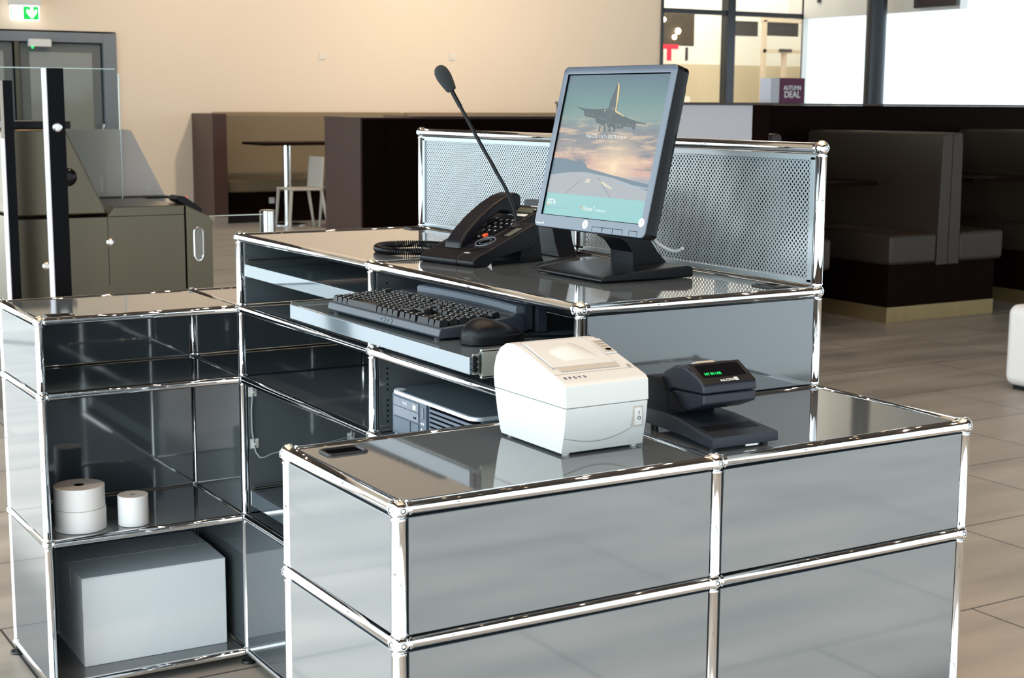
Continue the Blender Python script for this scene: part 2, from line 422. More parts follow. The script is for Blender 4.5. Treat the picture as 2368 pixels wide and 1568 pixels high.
# pull-out trays with telescopic slides
def tray(parent, x0, x1, y0, y1, z0, z1, rails):
    m = M().slot('tray').bb((x0, y0, z0), (x0 + .014, y1, z1), .0012)
    m.bb((x0 + .012, y0, z1 - .0035), (x1, y1, z1 - .0012), .0004)
    m.bb((x0 + .012, y0, z0), (x1, y0 + .0015, z1 - .001)).bb((x0 + .012, y1 - .0015, z0), (x1, y1, z1 - .001)).bb((x1 - .002, y0, z0), (x1, y1, z1 - .001))
    t = m.obj('pull_out_tray', parent=parent, world=True)
    for (ya, yb, xa, s) in rails:
        w = yb - ya; zc = (z0 + z1) / 2 + .003
        r = M().slot('zinc')
        xi = x0 + .004
        # inner member: flat web with two lips
        yw = ya if s > 0 else yb
        r.bb((xi, yw, zc - .016), (x1, yw + s * .0014, zc + .016)).bb((xi, yw, zc + .0145), (x1, yw + s * .005, zc + .016)).bb((xi, yw, zc - .016), (x1, yw + s * .005, zc - .0145))
        r.obj('inner_slide', parent=t, world=True)
        r = M().slot('zinc')
        yo = yw + s * .0016
        r.bb((xa, yo + s * .0056, zc - .021), (x1 + .05, yo + s * .0072, zc + .021))
        for q in (-1, 1): r.bb((xa, yo - s * .0, zc + q * .0195), (x1 + .05, yo + s * .0072, zc + q * .0225)); r.bb((xa, yo, zc + q * .0165), (x1 + .05, yo + s * .0016, zc + q * .0215))
        r.obj('outer_slide', parent=t, world=True)
        r = M().slot('black')
        for k in (-1, 0, 1): r.cyl((xi + .0035, yw + s * .0014, zc + k * .0085), (xi + .0035, yw + s * .0056, zc + k * .0085), .0046, 14)
        r.cyl((xi + .016, yw + s * .0013, zc - .003), (xi + .016, yw + s * .002, zc - .003), .0022, 12)
        r.obj('slide_end_stop', parent=t, world=True)
    return t
tray(hc, -.187, .20, .026, .736, .9875, 1.0150, [(.0175, .025, -.170, -1), (.737, .7445, -.03, 1)])
tray(hc, .002, .40, .775, 1.466, .9865, 1.0160, [(.766, .774, .012, -1), (1.4665, 1.4745, .012, 1)])
tray(hc, .004, .40, .775, 1.462, .4160, .4530, [(.766, .774, .014, -1), (1.4625, 1.4705, .014, 1)])

# low counter in front
lc = thing('low_counter', 'low grey steel counter with chrome frame in the foreground, carrying printer and scanner', 'counter', (0, -.175, 0))
lattice(lc, (-.5, 0, .5), (-.349, 0), (Z0, Z1, Z2, Z3))
for (a, b) in levels[:3]:
    for u, v in ((-.5, 0), (0, .5)): vpanel(lc, 'y', -.349, u, v, a, b, 'front_panel')
    vpanel(lc, 'x', -.5, -.349, 0, a, b, 'end_panel'); vpanel(lc, 'x', .5, -.349, 0, a, b, 'end_panel'); vpanel(lc, 'y', 0, -.5, 0, a, b, 'back_panel')
for u, v in ((-.5, 0), (0, .5)):
    hpanel(lc, u, v, -.349, 0, Z0); hpanel(lc, u, v, -.349, 0, Z3, 'top_panel')
    foot(lc, u, -.349); foot(lc, u, 0)
foot(lc, .5, -.349)
grommet(lc, -.439, -.054, LTOP, .064, .044); grommet(lc, .045, -.045, LTOP, .06, .042)

# open shelf unit on the left and its corner bay
YR = YB + .359
sc_ = thing('shelf_unit', 'grey open shelf unit with chrome frame at left, holding paper rolls and a box', 'shelf unit', (-.2435, 1.67, 0))
lattice(sc_, (-.487, 0), (YB, YR), (Z0, Z1, Z2, Z3))
for (a, b) in levels[:3]:
    vpanel(sc_, 'x', -.487, YB, YR, a, b, 'end_panel'); vpanel(sc_, 'y', YR, -.487, 0, a, b, 'back_panel')
dts = None
for (a, b) in levels[:2]: vpanel(sc_, 'x', 0, YB, YR, a, b, 'end_panel')
for z in (Z0, Z1, Z2): hpanel(sc_, -.487, 0, YB, YR, z)
hpanel(sc_, -.487, 0, YB, YR, Z3, 'top_panel')
for x in (-.487, 0): foot(sc_, x, YR)
foot(sc_, -.487, YB)
grommet(sc_, -.430, 1.530, LTOP, .066, .042)
cc = thing('corner_cabinet', 'grey cabinet bay tucked behind the tall counter, level with the shelf unit', 'cabinet', (.25, 1.67, 0))
lattice(cc, (0, .5), (YB, YR), (Z0, Z1, Z2, Z3))
for (a, b) in levels[:3]: vpanel(cc, 'y', YR, 0, .5, a, b, 'back_panel'); vpanel(cc, 'x', .5, YB, YR, a, b, 'end_panel')
for z in (Z0, Z1, Z2): hpanel(cc, 0, .5, YB, YR, z)
hpanel(cc, 0, .5, YB, YR, Z3, 'top_panel'); foot(cc, .5, YR)

# cable with self-adhesive clips on the inside of the counter end wall
cb = M().slot('gcable').tube([(.028, YB - .0095, .735), (.024, YB - .010, .715), (.021, YB - .010, .69), (.0175, YB - .010, .65), (.018, YB - .010, .60), (.0225, YB - .010, .567), (.026, YB - .012, .545), (.034, YB - .018, .531), (.046, YB - .02, .531), (.065, YB - .018, .537), (.10, YB - .015, .541), (.2, YB - .012, .545), (.288, YB - .0095, .555), (.30, YB - .0095, .70)], .0021, 8).obj('wall_cable')
cb['label'] = 'thin grey cable clipped down the inner wall of the tall counter'; cb['category'] = 'cable'
for i, (x, z, l) in enumerate(((.022, .697, 'upper white cable clip beside the chrome post inside the tall counter'), (.0245, .566, 'lower white cable clip beside the chrome post inside the tall counter'), (.288, .553, 'white cable clip farthest from the chrome post, just above the low counter'))):
    t = thing('cable_clip', l, 'clip', (x, YB - .0062, z), group='cable clips inside the counter')
    M().slot('clip').box((0, -.001, 0), (.021, .002, .024), bev=.0006).obj('adhesive_base', parent=t)
    M().slot('clip').box((0, -.0055, 0), (.008, .005, .005), bev=.0012).obj('cable_saddle', parent=t)

# ------------------------------------------------------------------ monitor
mo = thing('monitor', 'black flat screen computer monitor showing an aeroplane landing at sunset', 'monitor', (.30, .33, TOP))
ofs = Matrix.Translation((-.30, -.33, -TOP))
b = M().slot('black').prism([(.195, 1.0885), (.402, 1.0885), (.402, 1.106), (.39, 1.110), (.24, 1.1035), (.205, 1.099), (.195, 1.095)], 'y', .225, .437, .003, 3)
b.xf(ofs).obj('base', parent=mo)
b = M().slot('black').prism([(.318, 1.104), (.402, 1.100), (.412, 1.094), (.375, 1.130), (.352, 1.160), (.338, 1.20), (.345, 1.25), (.315, 1.25), (.290, 1.175), (.284, 1.160), (.302, 1.150), (.316, 1.132)], 'y', .300, .372, .0015)
b.xf(ofs).obj('neck', parent=mo)
TILT, YAW = .228, .047
w = Vector((math.sin(YAW), -math.cos(YAW), 0)); n_ = Vector((-math.cos(YAW), -math.sin(YAW), 0)); u_ = Vector((0, 0, 1)) * math.cos(TILT) - n_ * math.sin(TILT)
HM = frame((.238 - .30, .34 - .33, 1.17 - TOP), w, u_)   # local x right, y up, z towards the viewer of the screen
W2, H2 = .1705, .3125
def ringframe(m, o, i, z0, z1):
    (ox0, oy0, ox1, oy1), (ix0, iy0, ix1, iy1) = o, i
    m.bb((ox0, oy0, z0), (ox1, iy0, z1), .0012).bb((ox0, iy1, z0), (ox1, oy1, z1), .0012).bb((ox0, iy0 - .001, z0), (ix0, iy1 + .001, z1), .0012).bb((ix1, iy0 - .001, z0), (ox1, iy1 + .001, z1), .0012)
sx0, sx1, sy0, sy1 = -.1525, .1525, .0255, .2965
def rrect(x0, y0, x1, y1, r, n=5):
    o = []
    for cx, cy, s in ((x1 - r, y1 - r, 0), (x0 + r, y1 - r, 90), (x0 + r, y0 + r, 180), (x1 - r, y0 + r, 270)):
        for k in range(n): t = R(s + 90 * k / (n - 1)); o.append((cx + r * math.cos(t), cy + r * math.sin(t)))
    return o
m = M().slot('bezel')
O_ = rrect(-W2, 0, W2, H2, .010); I_ = rrect(sx0, sy0, sx1, sy1, .0006)
rings = [[(x, y, -.016) for x, y in O_], [(x, y, -.002) for x, y in O_], [(x * .990, H2 / 2 + (y - H2 / 2) * .990, 0) for x, y in O_], [(x, y, -.0005) for x, y in rrect(sx0 - .0015, sy0 - .0015, sx1 + .0015, sy1 + .0015, .001)], [(x, y, -.0045) for x, y in I_]]
V = [[m.bm.verts.new(p) for p in r_] for r_ in rings]
for k_, (A, B) in enumerate(zip(V, V[1:])):
    m.slot('hole' if k_ == 3 else 'black' if k_ == 0 else 'bezel'); f0 = m._old()
    for k in range(len(A)): m.bm.faces.new((A[k], A[(k + 1) % len(A)], B[(k + 1) % len(A)], B[k]))
    m._mark(f0)
m.xf(HM).obj('bezel', parent=mo, smooth=60)
m = M().slot('blackg').prism([(x * .992, y) for x, y in rrect(-W2, .001, W2, H2 - .001, .010)], 'z', -.030, -.0155, .002)
m.slot('black').prism([(x, y) for x, y in rrect(-.155, .016, .155, H2 - .018, .02)], 'z', -.046, -.029, .008)
m.prism(rrect(-.09, .05, .09, .22, .02), 'z', -.062, -.045, .010)
m.xf(HM).obj('rear_housing', parent=mo)
def screen_mat():
    m = bpy.data.materials.new('sunset_screen'); m.use_nodes = True; nt = m.node_tree; N = nt.nodes.new; L = nt.links.new
    b = nt.nodes['Principled BSDF']; b.inputs['Base Color'].default_value = (.012, .014, .016, 1); b.inputs['Roughness'].default_value = .32
    uv = N('ShaderNodeUVMap'); sp = N('ShaderNodeSeparateXYZ'); L(uv.outputs['UV'], sp.inputs['Vector'])
    r = N('ShaderNodeValToRGB'); L(sp.outputs['Y'], r.inputs['Fac']); e = r.color_ramp.elements
    stops = [(.0, rgb(128, 196, 192)), (.155, rgb(136, 198, 194)), (.1551, rgb(150, 150, 155)), (.28, rgb(150, 152, 160)), (.32, rgb(215, 160, 135)), (.40, rgb(212, 158, 132)), (.47, rgb(150, 132, 124)), (.56, rgb(116, 112, 112)), (.63, rgb(118, 124, 122)), (.70, rgb(122, 148, 136)), (.80, rgb(98, 138, 132)), (.92, rgb(84, 118, 124)), (1, rgb(78, 104, 120))]
    e[0].position = 0; e[0].color = stops[0][1]; e[1].position = 1; e[1].color = stops[-1][1]
    for p, c in stops[1:-1]: x = e.new(p); x.color = c
    # clouds (only between the runway and the upper sky)
    mp = N('ShaderNodeMapping'); L(uv.outputs['UV'], mp.inputs['Vector']); mp.inputs['Scale'].default_value = (1.6, 8, 1); mp.inputs['Rotation'].default_value = (0, 0, R(-4))
    no = N('ShaderNodeTexNoise'); no.inputs['Scale'].default_value = 2.4; no.inputs['Detail'].default_value = 8; no.inputs['Roughness'].default_value = .55; L(mp.outputs['Vector'], no.inputs['Vector'])
    cr = N('ShaderNodeValToRGB'); L(no.outputs['Fac'], cr.inputs['Fac']); cr.color_ramp.elements[0].position = .50; cr.color_ramp.elements[1].position = .66
    msk = N('ShaderNodeValToRGB'); L(sp.outputs['Y'], msk.inputs['Fac']); q = msk.color_ramp.elements
    q[0].position = .30; q[0].color = (0, 0, 0, 1); q[1].position = .72; q[1].color = (0, 0, 0, 1)
    x = q.new(.36); x.color = (1, 1, 1, 1); x = q.new(.62); x.color = (.9, .9, .9, 1)
    mm = N('ShaderNodeMath'); mm.operation = 'MULTIPLY'; L(cr.outputs['Color'], mm.inputs[0]); L(msk.outputs['Color'], mm.inputs[1])
    m1 = N('ShaderNodeMix'); m1.data_type = 'RGBA'; L(mm.outputs[0], m1.inputs['Factor']); L(r.outputs['Color'], m1.inputs['A']); m1.inputs['B'].default_value = rgb(238, 196, 150)
    cr2 = N('ShaderNodeValToRGB'); L(no.outputs['Fac'], cr2.inputs['Fac']); cr2.color_ramp.elements[0].position = .33; cr2.color_ramp.elements[0].color = (1, 1, 1, 1); cr2.color_ramp.elements[1].position = .46; cr2.color_ramp.elements[1].color = (0, 0, 0, 1)
    mm2 = N('ShaderNodeMath'); mm2.operation = 'MULTIPLY'; L(cr2.outputs['Color'], mm2.inputs[0]); L(msk.outputs['Color'], mm2.inputs[1])
    m2 = N('ShaderNodeMix'); m2.data_type = 'RGBA'; L(mm2.outputs[0], m2.inputs['Factor']); L(m1.outputs['Result'], m2.inputs['A']); m2.inputs['B'].default_value = rgb(104, 106, 112)
    # sun disc with its glow: part of the displayed picture
    d = N('ShaderNodeVectorMath'); d.operation = 'DISTANCE'; mp2 = N('ShaderNodeMapping'); L(uv.outputs['UV'], mp2.inputs['Vector']); mp2.inputs['Scale'].default_value = (1, .89, 1); L(mp2.outputs['Vector'], d.inputs[0]); d.inputs[1].default_value = (.63, .362 * .89, 0)
    g = N('ShaderNodeValToRGB'); L(d.outputs['Value'], g.inputs['Fac']); g.color_ramp.elements[0].position = .02; g.color_ramp.elements[0].color = (1, 1, 1, 1); g.color_ramp.elements[1].position = .25; g.color_ramp.elements[1].color = (0, 0, 0, 1)
    x = g.color_ramp.elements.new(.05); x.color = (.60, .60, .60, 1)
    m3 = N('ShaderNodeMix'); m3.data_type = 'RGBA'; st = N('ShaderNodeMath'); st.operation = 'GREATER_THAN'; L(sp.outputs['Y'], st.inputs[0]); st.inputs[1].default_value = .18
    gm = N('ShaderNodeMath'); gm.operation = 'MULTIPLY'; L(st.outputs[0], gm.inputs[0]); L(g.outputs['Color'], gm.inputs[1]); L(gm.outputs[0], m3.inputs['Factor']); L(m2.outputs['Result'], m3.inputs['A']); m3.inputs['B'].default_value = rgb(255, 222, 170)
    L(m3.outputs['Result'], b.inputs['Emission Color']); b.inputs['Emission Strength'].default_value = .88
    return m
MT['screen'] = screen_mat()
me = bpy.data.meshes.new('screen'); zc = -.004
me.from_pydata([HM @ Vector(p) for p in ((sx0, sy0, zc), (sx1, sy0, zc), (sx1, sy1, zc), (sx0, sy1, zc))], [], [(0, 1, 2, 3)])
uvl = me.uv_layers.new(name='UVMap')
for i, uvc in enumerate(((0, 0), (1, 0), (1, 1), (0, 1))): uvl.data[i].uv = uvc
me.materials.append(MT['screen']); so = bpy.data.objects.new('screen', me); COL.objects.link(so); so.parent = mo
def em(name, c, s=.9):
    MT[name] = mat(name, (c[0] * .1, c[1] * .1, c[2] * .1, 1), .4, emis=c, es=s)
em('e_plane', rgb(74, 84, 86)); em('e_wing', rgb(66, 78, 80)); em('e_gold', rgb(220, 190, 130)); em('e_tree', rgb(84, 98, 112)); em('e_run', rgb(158, 160, 164)); em('e_mark', rgb(205, 196, 170)); em('e_line', rgb(110, 112, 118)); em('e_txt', rgb(235, 238, 238), 1.0); em('e_water', rgb(150, 165, 180)); em('e_grass', rgb(92, 112, 124))
def flat(name, polys, z):
    m = M()
    for mt, pts in polys: m.slot(mt).quad([(x, y, z) for x, y in pts])
    m.xf(HM); return m.obj(name, parent=so)
tree = [(-.1525, .1356), (-.12, .1353), (-.1056, .1344), (-.0813, .1311), (-.075, .1327), (-.0455, .1262), (-.04, .1196), (-.0223, .1168), (.0145, .1123), (.0327, .1097), (.0505, .1078), (.0812, .1045), (.1116, .1006), (.1525, .0965)]
flat('runway_picture', [('e_grass', tree + [(.1525, .080), (-.1525, .080)])], zc + .0002)
flat('runway_surface', [('e_run', [(-.1525, .1027), (-.0864, .1098), (-.0427, .1116), (.0448, .1040), (.1525, .0849), (.1525, .0675), (-.1525, .0675)])], zc + .0003)
flat('runway_marking', [('e_mark', [(-.0384, .0912), (-.0338, .0993), (-.0217, .0993), (-.0232, .0919)]), ('e_mark', [(.0032, .096), (.0199, .0953), (.0515, .0839), (.0420, .0830), (.030, .0872), (.027, .0860), (.0200, .0900), (.0172, .0893), (.0102, .0925)]),
     ('e_line', [(-.0949, .0676), (-.0924, .0676), (-.048, .0981), (-.0499, .098)]), ('e_line', [(-.001, .1016), (.0014, .1017), (.0495, .0676), (.0472, .0676)]), ('e_water', [(.0466, .0994), (.1029, .0935), (.1502, .0903), (.1496, .088), (.1014, .0912), (.0462, .0977)])], zc + .0004)
flat('aeroplane_picture', [
    ('e_wing', [(-.1115, .2365), (-.0823, .2318), (-.046, .2311), (-.0131, .2322), (-.0086, .2113), (-.0113, .1991), (-.0401, .2062), (-.0448, .2136), (-.0799, .2174), (-.0842, .227)]),
    ('e_wing', [(.011, .2283), (.0221, .2237), (.0478, .2166), (.0794, .2097), (.1105, .2056), (.1089, .2042), (.0806, .2058), (.0787, .1952), (.0739, .1938), (.0715, .1984), (.0467, .2), (.0416, .1959), (.016, .1955), (.0083, .1994), (.0088, .2115)])], zc + .0004)
flat('aeroplane_body_picture', [('e_plane', [(.0012, .2794), (.0009, .2733), (-.0045, .2599), (-.0089, .2464), (-.0101, .2329), (-.0121, .2221), (-.0108, .2113), (-.0047, .1992), (.0052, .1953), (.0105, .2062), (.0113, .2196), (.0113, .2303), (.009, .2545), (.0056, .272), (.0042, .28)]),
    ('e_gold', [(.0036, .2821), (.0083, .2793), (.0115, .2719), (.0145, .2545), (.0142, .2384), (.0151, .229), (.0116, .2263), (.0108, .2384), (.009, .2545), (.0061, .2733)]),
    ('e_gold', [(.0151, .229), (.043, .2186), (.0413, .2176), (.0128, .2261)])] +
    [('e_line', [(a, b), (a + .010, b - .0012), (a + .010, b - .0026), (a, b - .0014)]) for a, b in ((-.073, .223), (-.060, .2215), (-.036, .216), (-.024, .214), (.018, .205), (.030, .2045), (.018, .2015), (.030, .201), (.053, .2045), (.064, .203), (.018, .1985))] +
    [('e_wing', [(a, .201), (a + .003, .201), (a + .004, .1895), (a, .1895)]) for a in (-.027, -.012, .003, .018)] +
    [('e_gold', [(a, b), (a + .0025, b + .0022), (a + .005, b), (a + .0025, b - .0022)]) for a, b in ((-.022, .229), (.001, .2325))], zc + .0006)
text('login_message', 'Press CTRL + ALT + DELETE to log on', 'e_txt', so, .0090, HM @ Matrix.Translation((-.0605, .1795, zc + .0009)), width=.121, ext=0)
text('screen_logo_text', 'SITA', 'e_txt', so, .0135, HM @ Matrix.Translation((-.1450, .0500, zc + .0009)), width=.029, ext=0, bold=.0003)
text('screen_small_text', 'Specialists in air transport communications and IT solutions', 'e_water', so, .0032, HM @ Matrix.Translation((-.1450, .0400, zc + .0009)), sx=.9, ext=0)
text('system_name_text', 'Windows 7', 'e_txt', so, .0128, HM @ Matrix.Translation((-.0285, .0430, zc + .0009)), width=.037, ext=0)
text('system_edition_text', 'Professional', 'e_txt', so, .0072, HM @ Matrix.Translation((.0110, .0416, zc + .0009)), width=.031, ext=0)
em('e_r', rgb(230, 120, 90)); em('e_g', rgb(140, 190, 90)); em('e_b', rgb(110, 170, 220)); em('e_y', rgb(240, 200, 90))
flat('system_flag_picture', [(c, [(-.0240 + a, .0435 + b), (-.0210 + a, .0440 + b), (-.0212 + a, .0472 + b), (-.0242 + a, .0466 + b)]) for c, a, b in (('e_r', -.0125, .0008), ('e_g', -.0092, .0012), ('e_b', -.0125, -.0030), ('e_y', -.0092, -.0026))], zc + .0008)
flat('flag_emblem', [(c, [(-.0240 + a, .0435 + b), (-.0210 + a, .0440 + b), (-.0212 + a, .0472 + b), (-.0242 + a, .0466 + b)]) for c, a, b in (('e_r', -.1215, -.0005), ('e_y', -.1182, .0))], zc + .0008)
# badge, sticker, buttons on the bezel
def disc(name, mt, x, y, r, par, z=.0004):
    return M().slot(mt).cyl((x, y, -.002), (x, y, z), r, 28).xf(HM).obj(name, parent=par)
disc('round_badge', 'white', -.0062, .0130, .0082, mo)
text('badge_mark', 'hp', 'klight', mo, .0092, HM @ Matrix.Translation((-.0062, .0130, .0006)), align='CENTER', ext=.0001, shear=.3)
disc('round_sticker', 'white', .1565, .0275, .0080, mo, .0008)
M().slot('seam').cyl((.1575, .0295, .0008), (.1575, .0295, .0011), .0016, 10).xf(HM).obj('sticker_dot', parent=mo)
text('model_text', 'ProDisplay P17A', 'white', mo, .0050, HM @ Matrix.Translation((-.1620, .0068, .0005)), ext=.0001, width=.026)
m = M().slot('hole')
for x0, x1 in ((.016, .047), (.047, .078), (.078, .107), (.126, .149)):
    m.bb((x0, .0105, -.001), (x1, .0113, .0002)).bb((x0, .0018, -.001), (x0 + .0005, .0110, .0002)).bb((x1 - .0005, .0018, -.001), (x1, .0110, .0002))
m.xf(HM).obj('button_gap', parent=mo)
vc = M().slot('wcable').tube([(.350, .335, 1.185), (.366, .320, 1.160), (.380, .305, 1.1435), (.388, .288, 1.1350), (.392, .272, 1.1325), (.393, .258, 1.1345), (.393, .248, 1.1400)], .0034, 12).obj('monitor_cable')
vc['label'] = 'pale grey cable looping out behind the monitor foot'; vc['category'] = 'cable'
bc = M().slot('cable').tube([(.352, .90, 1.092), (.38, .872, 1.0935), (.41, .85, 1.098), (.4243, .8369, 1.097), (.435, .80, 1.096), (.4406, .775, 1.094), (.447, .735, 1.0925), (.452, .705, 1.089), (.455, .69, 1.078)], .0042, 10).obj('beige_cable')
bc['label'] = 'beige cable running along the tall counter behind the telephone into a grommet'; bc['category'] = 'cable'
kc = M().slot('black').tube([(.22, .50, 1.0885), (.27, .56, 1.0885), (.34, .60, 1.0885), (.40, .64, 1.0885), (.44, .675, 1.0895), (.455, .70, 1.088), (.457, .705, 1.075)], .0018, 8).obj('black_cable')
kc['label'] = 'thin black cable trailing over the tall counter to the grommet'; kc['category'] = 'cable'
# black wedge-shaped holder between phone and screen
bw = M().slot('black').prism([(.655, TOP), (.80, TOP), (.80, 1.20), (.70, 1.20), (.672, 1.115)], 'x', .385, .43, .003).obj('wedge_stand')
bw['label'] = 'black wedge-shaped stand between the telephone and the perforated screen'; bw['category'] = 'stand'

# ------------------------------------------------------------------ keyboard on the pulled-out tray
TT = 1.0138
kb = thing('keyboard', 'black mechanical check-in keyboard with card reader on the pulled-out tray', 'keyboard', (-.166, .606, TT), R(2.0))
# local: x = depth away from operator, y negative = to the right
KW = .413
prof = [(0.004, .004), (0, .008), (.004, .0205), (.007, .0215), (.165, .032), (.172, .028), (.172, .003)]
M().slot('kbody').prism(prof, 'y', -KW, 0, .002, 3).obj('keyboard_shell', parent=kb)
for (x, y) in ((.012, -.02), (.012, -KW + .02), (.155, -.02), (.155, -KW + .02)): M().slot('grom').cyl((x, y, 0), (x, y, .005), .007, 14).obj('rubber_pad', parent=kb)
KM = {}
def key_mesh(wu, du=1.0, h=.0095):
    k = (wu, du, h)
    if k in KM: return KM[k]
    w_, d_ = wu * .019 - .0012, du * .019 - .0012; tw, td = w_ - .0052, d_ - .0058
    m = M().slot('key')
    lv = [(w_, d_, 0, 0), (w_ - .0008, d_ - .0008, .002, 0), (tw + .001, td + .001, h - .0010, .0008), (tw, td, h - .0002, .0008), (tw - .003, td - .003, h - .0010, .0008)]
    Vv = []
    for a, b, z, o in lv: Vv.append([m.bm.verts.new((o + sx * b / 2, sy * a / 2, z)) for sx, sy in ((-1, -1), (1, -1), (1, 1), (-1, 1))])
    for A, B in zip(Vv, Vv[1:]):
        for j in range(4): m.bm.faces.new((A[j], A[(j + 1) % 4], B[(j + 1) % 4], B[j]))
    m.bm.faces.new(Vv[-1])
    m.slot('legend').bb((.0012, -.0010 + (tw / 2 - .003) * (1 if wu > 1.1 else .6), h - .0010), (.0040, .0016 + (tw / 2 - .003) * (1 if wu > 1.1 else .6), h - .0008))
    KM[k] = m.mesh('key', 50); return KM[k]
rows = [
 [1, 1, 1, 6.0, 1, 1, 1, 1, 'g.25', 1, 1, 1, 'g.25', 2, 1, 1],
 [1.25, 1, 1, 1, 1, 1, 1, 1, 1, 1, 1, 2.75, 'g1.25', 1, 'g1.25', 1, 1, 1, 1],
 [1.75, 1, 1, 1, 1, 1, 1, 1, 1, 1, 1, 1, 2.25, 'g3.5', 1, 1, 1],
 [1.5, 1, 1, 1, 1, 1, 1, 1, 1, 1, 1, 1, 1, 1.5, 'g.25', 1, 1, 1, 'g.25', 1, 1, 1, 1],
 [1, 1, 1, 1, 1, 1, 1, 1, 1, 1, 1, 1, 1, 2, 'g.25', 1, 1, 1, 'g.25', 1, 1, 1, 1],
 [1, 'g1', 1, 1, 1, 1, 'g.5', 1, 1, 1, 1, 'g.5', 1, 1, 1, 1, 'g.25', 1, 1, 1, 'g.25', 1, 1, 1, 1]]
for ri, row in enumerate(rows):
    x = .0165 + ri * .0192 + (.006 if ri == 5 else 0); z = .0215 + (x - .007) * .0665
    y = -.0075; U = .0180 if ri == 0 else .01795
    tot = sum(float(v[1:]) if isinstance(v, str) else v for v in row); U = (KW - .016) / tot
    for v in row:
        if isinstance(v, str): y -= float(v[1:]) * U; continue
        o = inst(key_mesh(v, 1.0, .0105 if ri else .0115), 'function_key' if ri == 5 else ('space_bar' if v == 6.0 else 'key'), kb, (x, y - v * U / 2, z), (0, -R(3.8) - (R(4) if ri in (0,) else 0) + R(2) * (ri > 3), 0), (1, U / .019, 1))
        y -= v * U
# card reader hump, bowed in plan
def arc(y, off): # bulges away from the operator
    t = (y + KW / 2) / (KW / 2); return off + .030 * (1 - t * t)
def bowed(name, mt, y0, y1, x0, x1, z0, z1, n=18, bow0=1, bow1=1):
    m = M().slot(mt); rings = []
    for k in range(n + 1):
        y = y0 + (y1 - y0) * k / n; t = (y + KW / 2) / (KW / 2); bw_ = .026 * (1 - t * t)
        a, b = x0 + bw_ * bow0, x1 + bw_ * bow1; c = .003
        rings.append([m.bm.verts.new(p) for p in ((a, y, z0), (a, y, z1 - c), (a + c, y, z1), (b - c, y, z1 + .001), (b, y, z1 - c), (b, y, z0))])
    for A, B in zip(rings, rings[1:]):
        for j in range(6): m.bm.faces.new((A[j], B[j], B[(j + 1) % 6], A[(j + 1) % 6]))
    m.bm.faces.new(rings[0]); m.bm.faces.new(list(reversed(rings[-1])))
    return m.obj(name, parent=kb, smooth=30)
bowed('reader_deck', 'kbody', -KW + .004, -.004, .150, .178, .004, .0335, bow0=0, bow1=.9)
bowed('reader_front_band', 'klight', -KW + .015, -.045, .160, .176, .006, .046, bow0=.9)
bowed('card_reader', 'kbody', -KW + .006, -.045, .1745, .190, .006, .0475)
bowed('card_reader_rear', 'kbody', -KW - .008, -.10, .196, .214, .002, .052)
text('reader_legend', 'CHERRY', 'white', kb, .009, frame((.197, -.345, .0495), (0, -1, 0), (1, 0, 0)), ext=.0001)
m = M().slot('klight')
for k, y in enumerate((-.218, -.243)): m.tube([(-.0005 + .0021 * (.5 + .5 * math.sin(t)) + .0005, y + .0075 * math.cos(t), .0135 + .0048 * math.sin(t)) for t in [2 * PI * j / 20 for j in range(20)]], .0006, 6, closed=True)
m.obj('ring_emblem', parent=kb)

# mouse
ms = thing('computer_mouse', 'black rounded computer mouse at the right end of the tray', 'mouse', (-.079, .140, TT), R(1))
def loft(m, secs):
    """secs: list of (x, halfwidth, top, zbase)"""
    rings = []
    n = 20
    for (x, hw, top, zb, xe) in secs:
        ring = []
        for j in range(n + 1):
            t = PI * j / n
            cy, cz = math.cos(t), math.sin(t)
            ring.append(m.bm.verts.new((x, hw * (abs(cy) ** .8) * (1 if cy >= 0 else -1), zb + (top - zb) * (cz ** .75))))
        rings.append(ring)
    for A, B in zip(rings, rings[1:]):
        for j in range(n): m.bm.faces.new((A[j], A[j + 1], B[j + 1], B[j]))
        m.bm.faces.new((A[0], B[0], B[n], A[n]))
    m.bm.faces.new(rings[0]); m.bm.faces.new(list(reversed(rings[-1])))
def msec(f, zb, k=1.0):
    o = []
    for i in range(17):
        t = i / 16; x = -.058 + .116 * t
        hw = .031 * (max(0, 1 - abs(2 * t - 1) ** 3.2)) ** .5 * (1 - .12 * t) + .002
        top = zb + f * ((1 - (abs(t - .33) / (.36 if t < .33 else .70)) ** (2.6 if t < .33 else 1.55)) if abs(t - .33) < (.36 if t < .33 else .70) else 0) + .003
        o.append((x, hw * k, max(top, zb + .004), zb, 0))
    return o
m = M().slot('black'); loft(m, msec(.034, .006)); m.obj('mouse_shell', parent=ms, smooth=60)
m = M().slot('black').prism([(x, s * hw) for s, seq in ((1, msec(.03, 0)), (-1, list(reversed(msec(.03, 0))))) for (x, hw, *_r) in seq], 'z', .001, .0165, .002); m.obj('mouse_lower_shell', parent=ms, smooth=50)
mc = M().slot('black').tube([(-.024, .141, TT + .006), (.01, .138, TT + .005), (.05, .13, TT + .003), (.10, .12, TT + .003), (.15, .11, TT + .003), (.19, .11, TT + .003)], .0019, 8).obj('mouse_cable')
mc['label'] = 'thin black cable running from the mouse back along the tray'; mc['category'] = 'cable'

# ------------------------------------------------------------------ telephone console
ph = thing('telephone', 'black desk telephone console with keypad lying slanted on the tall counter', 'telephone', (.125, .562, TOP), R(12))
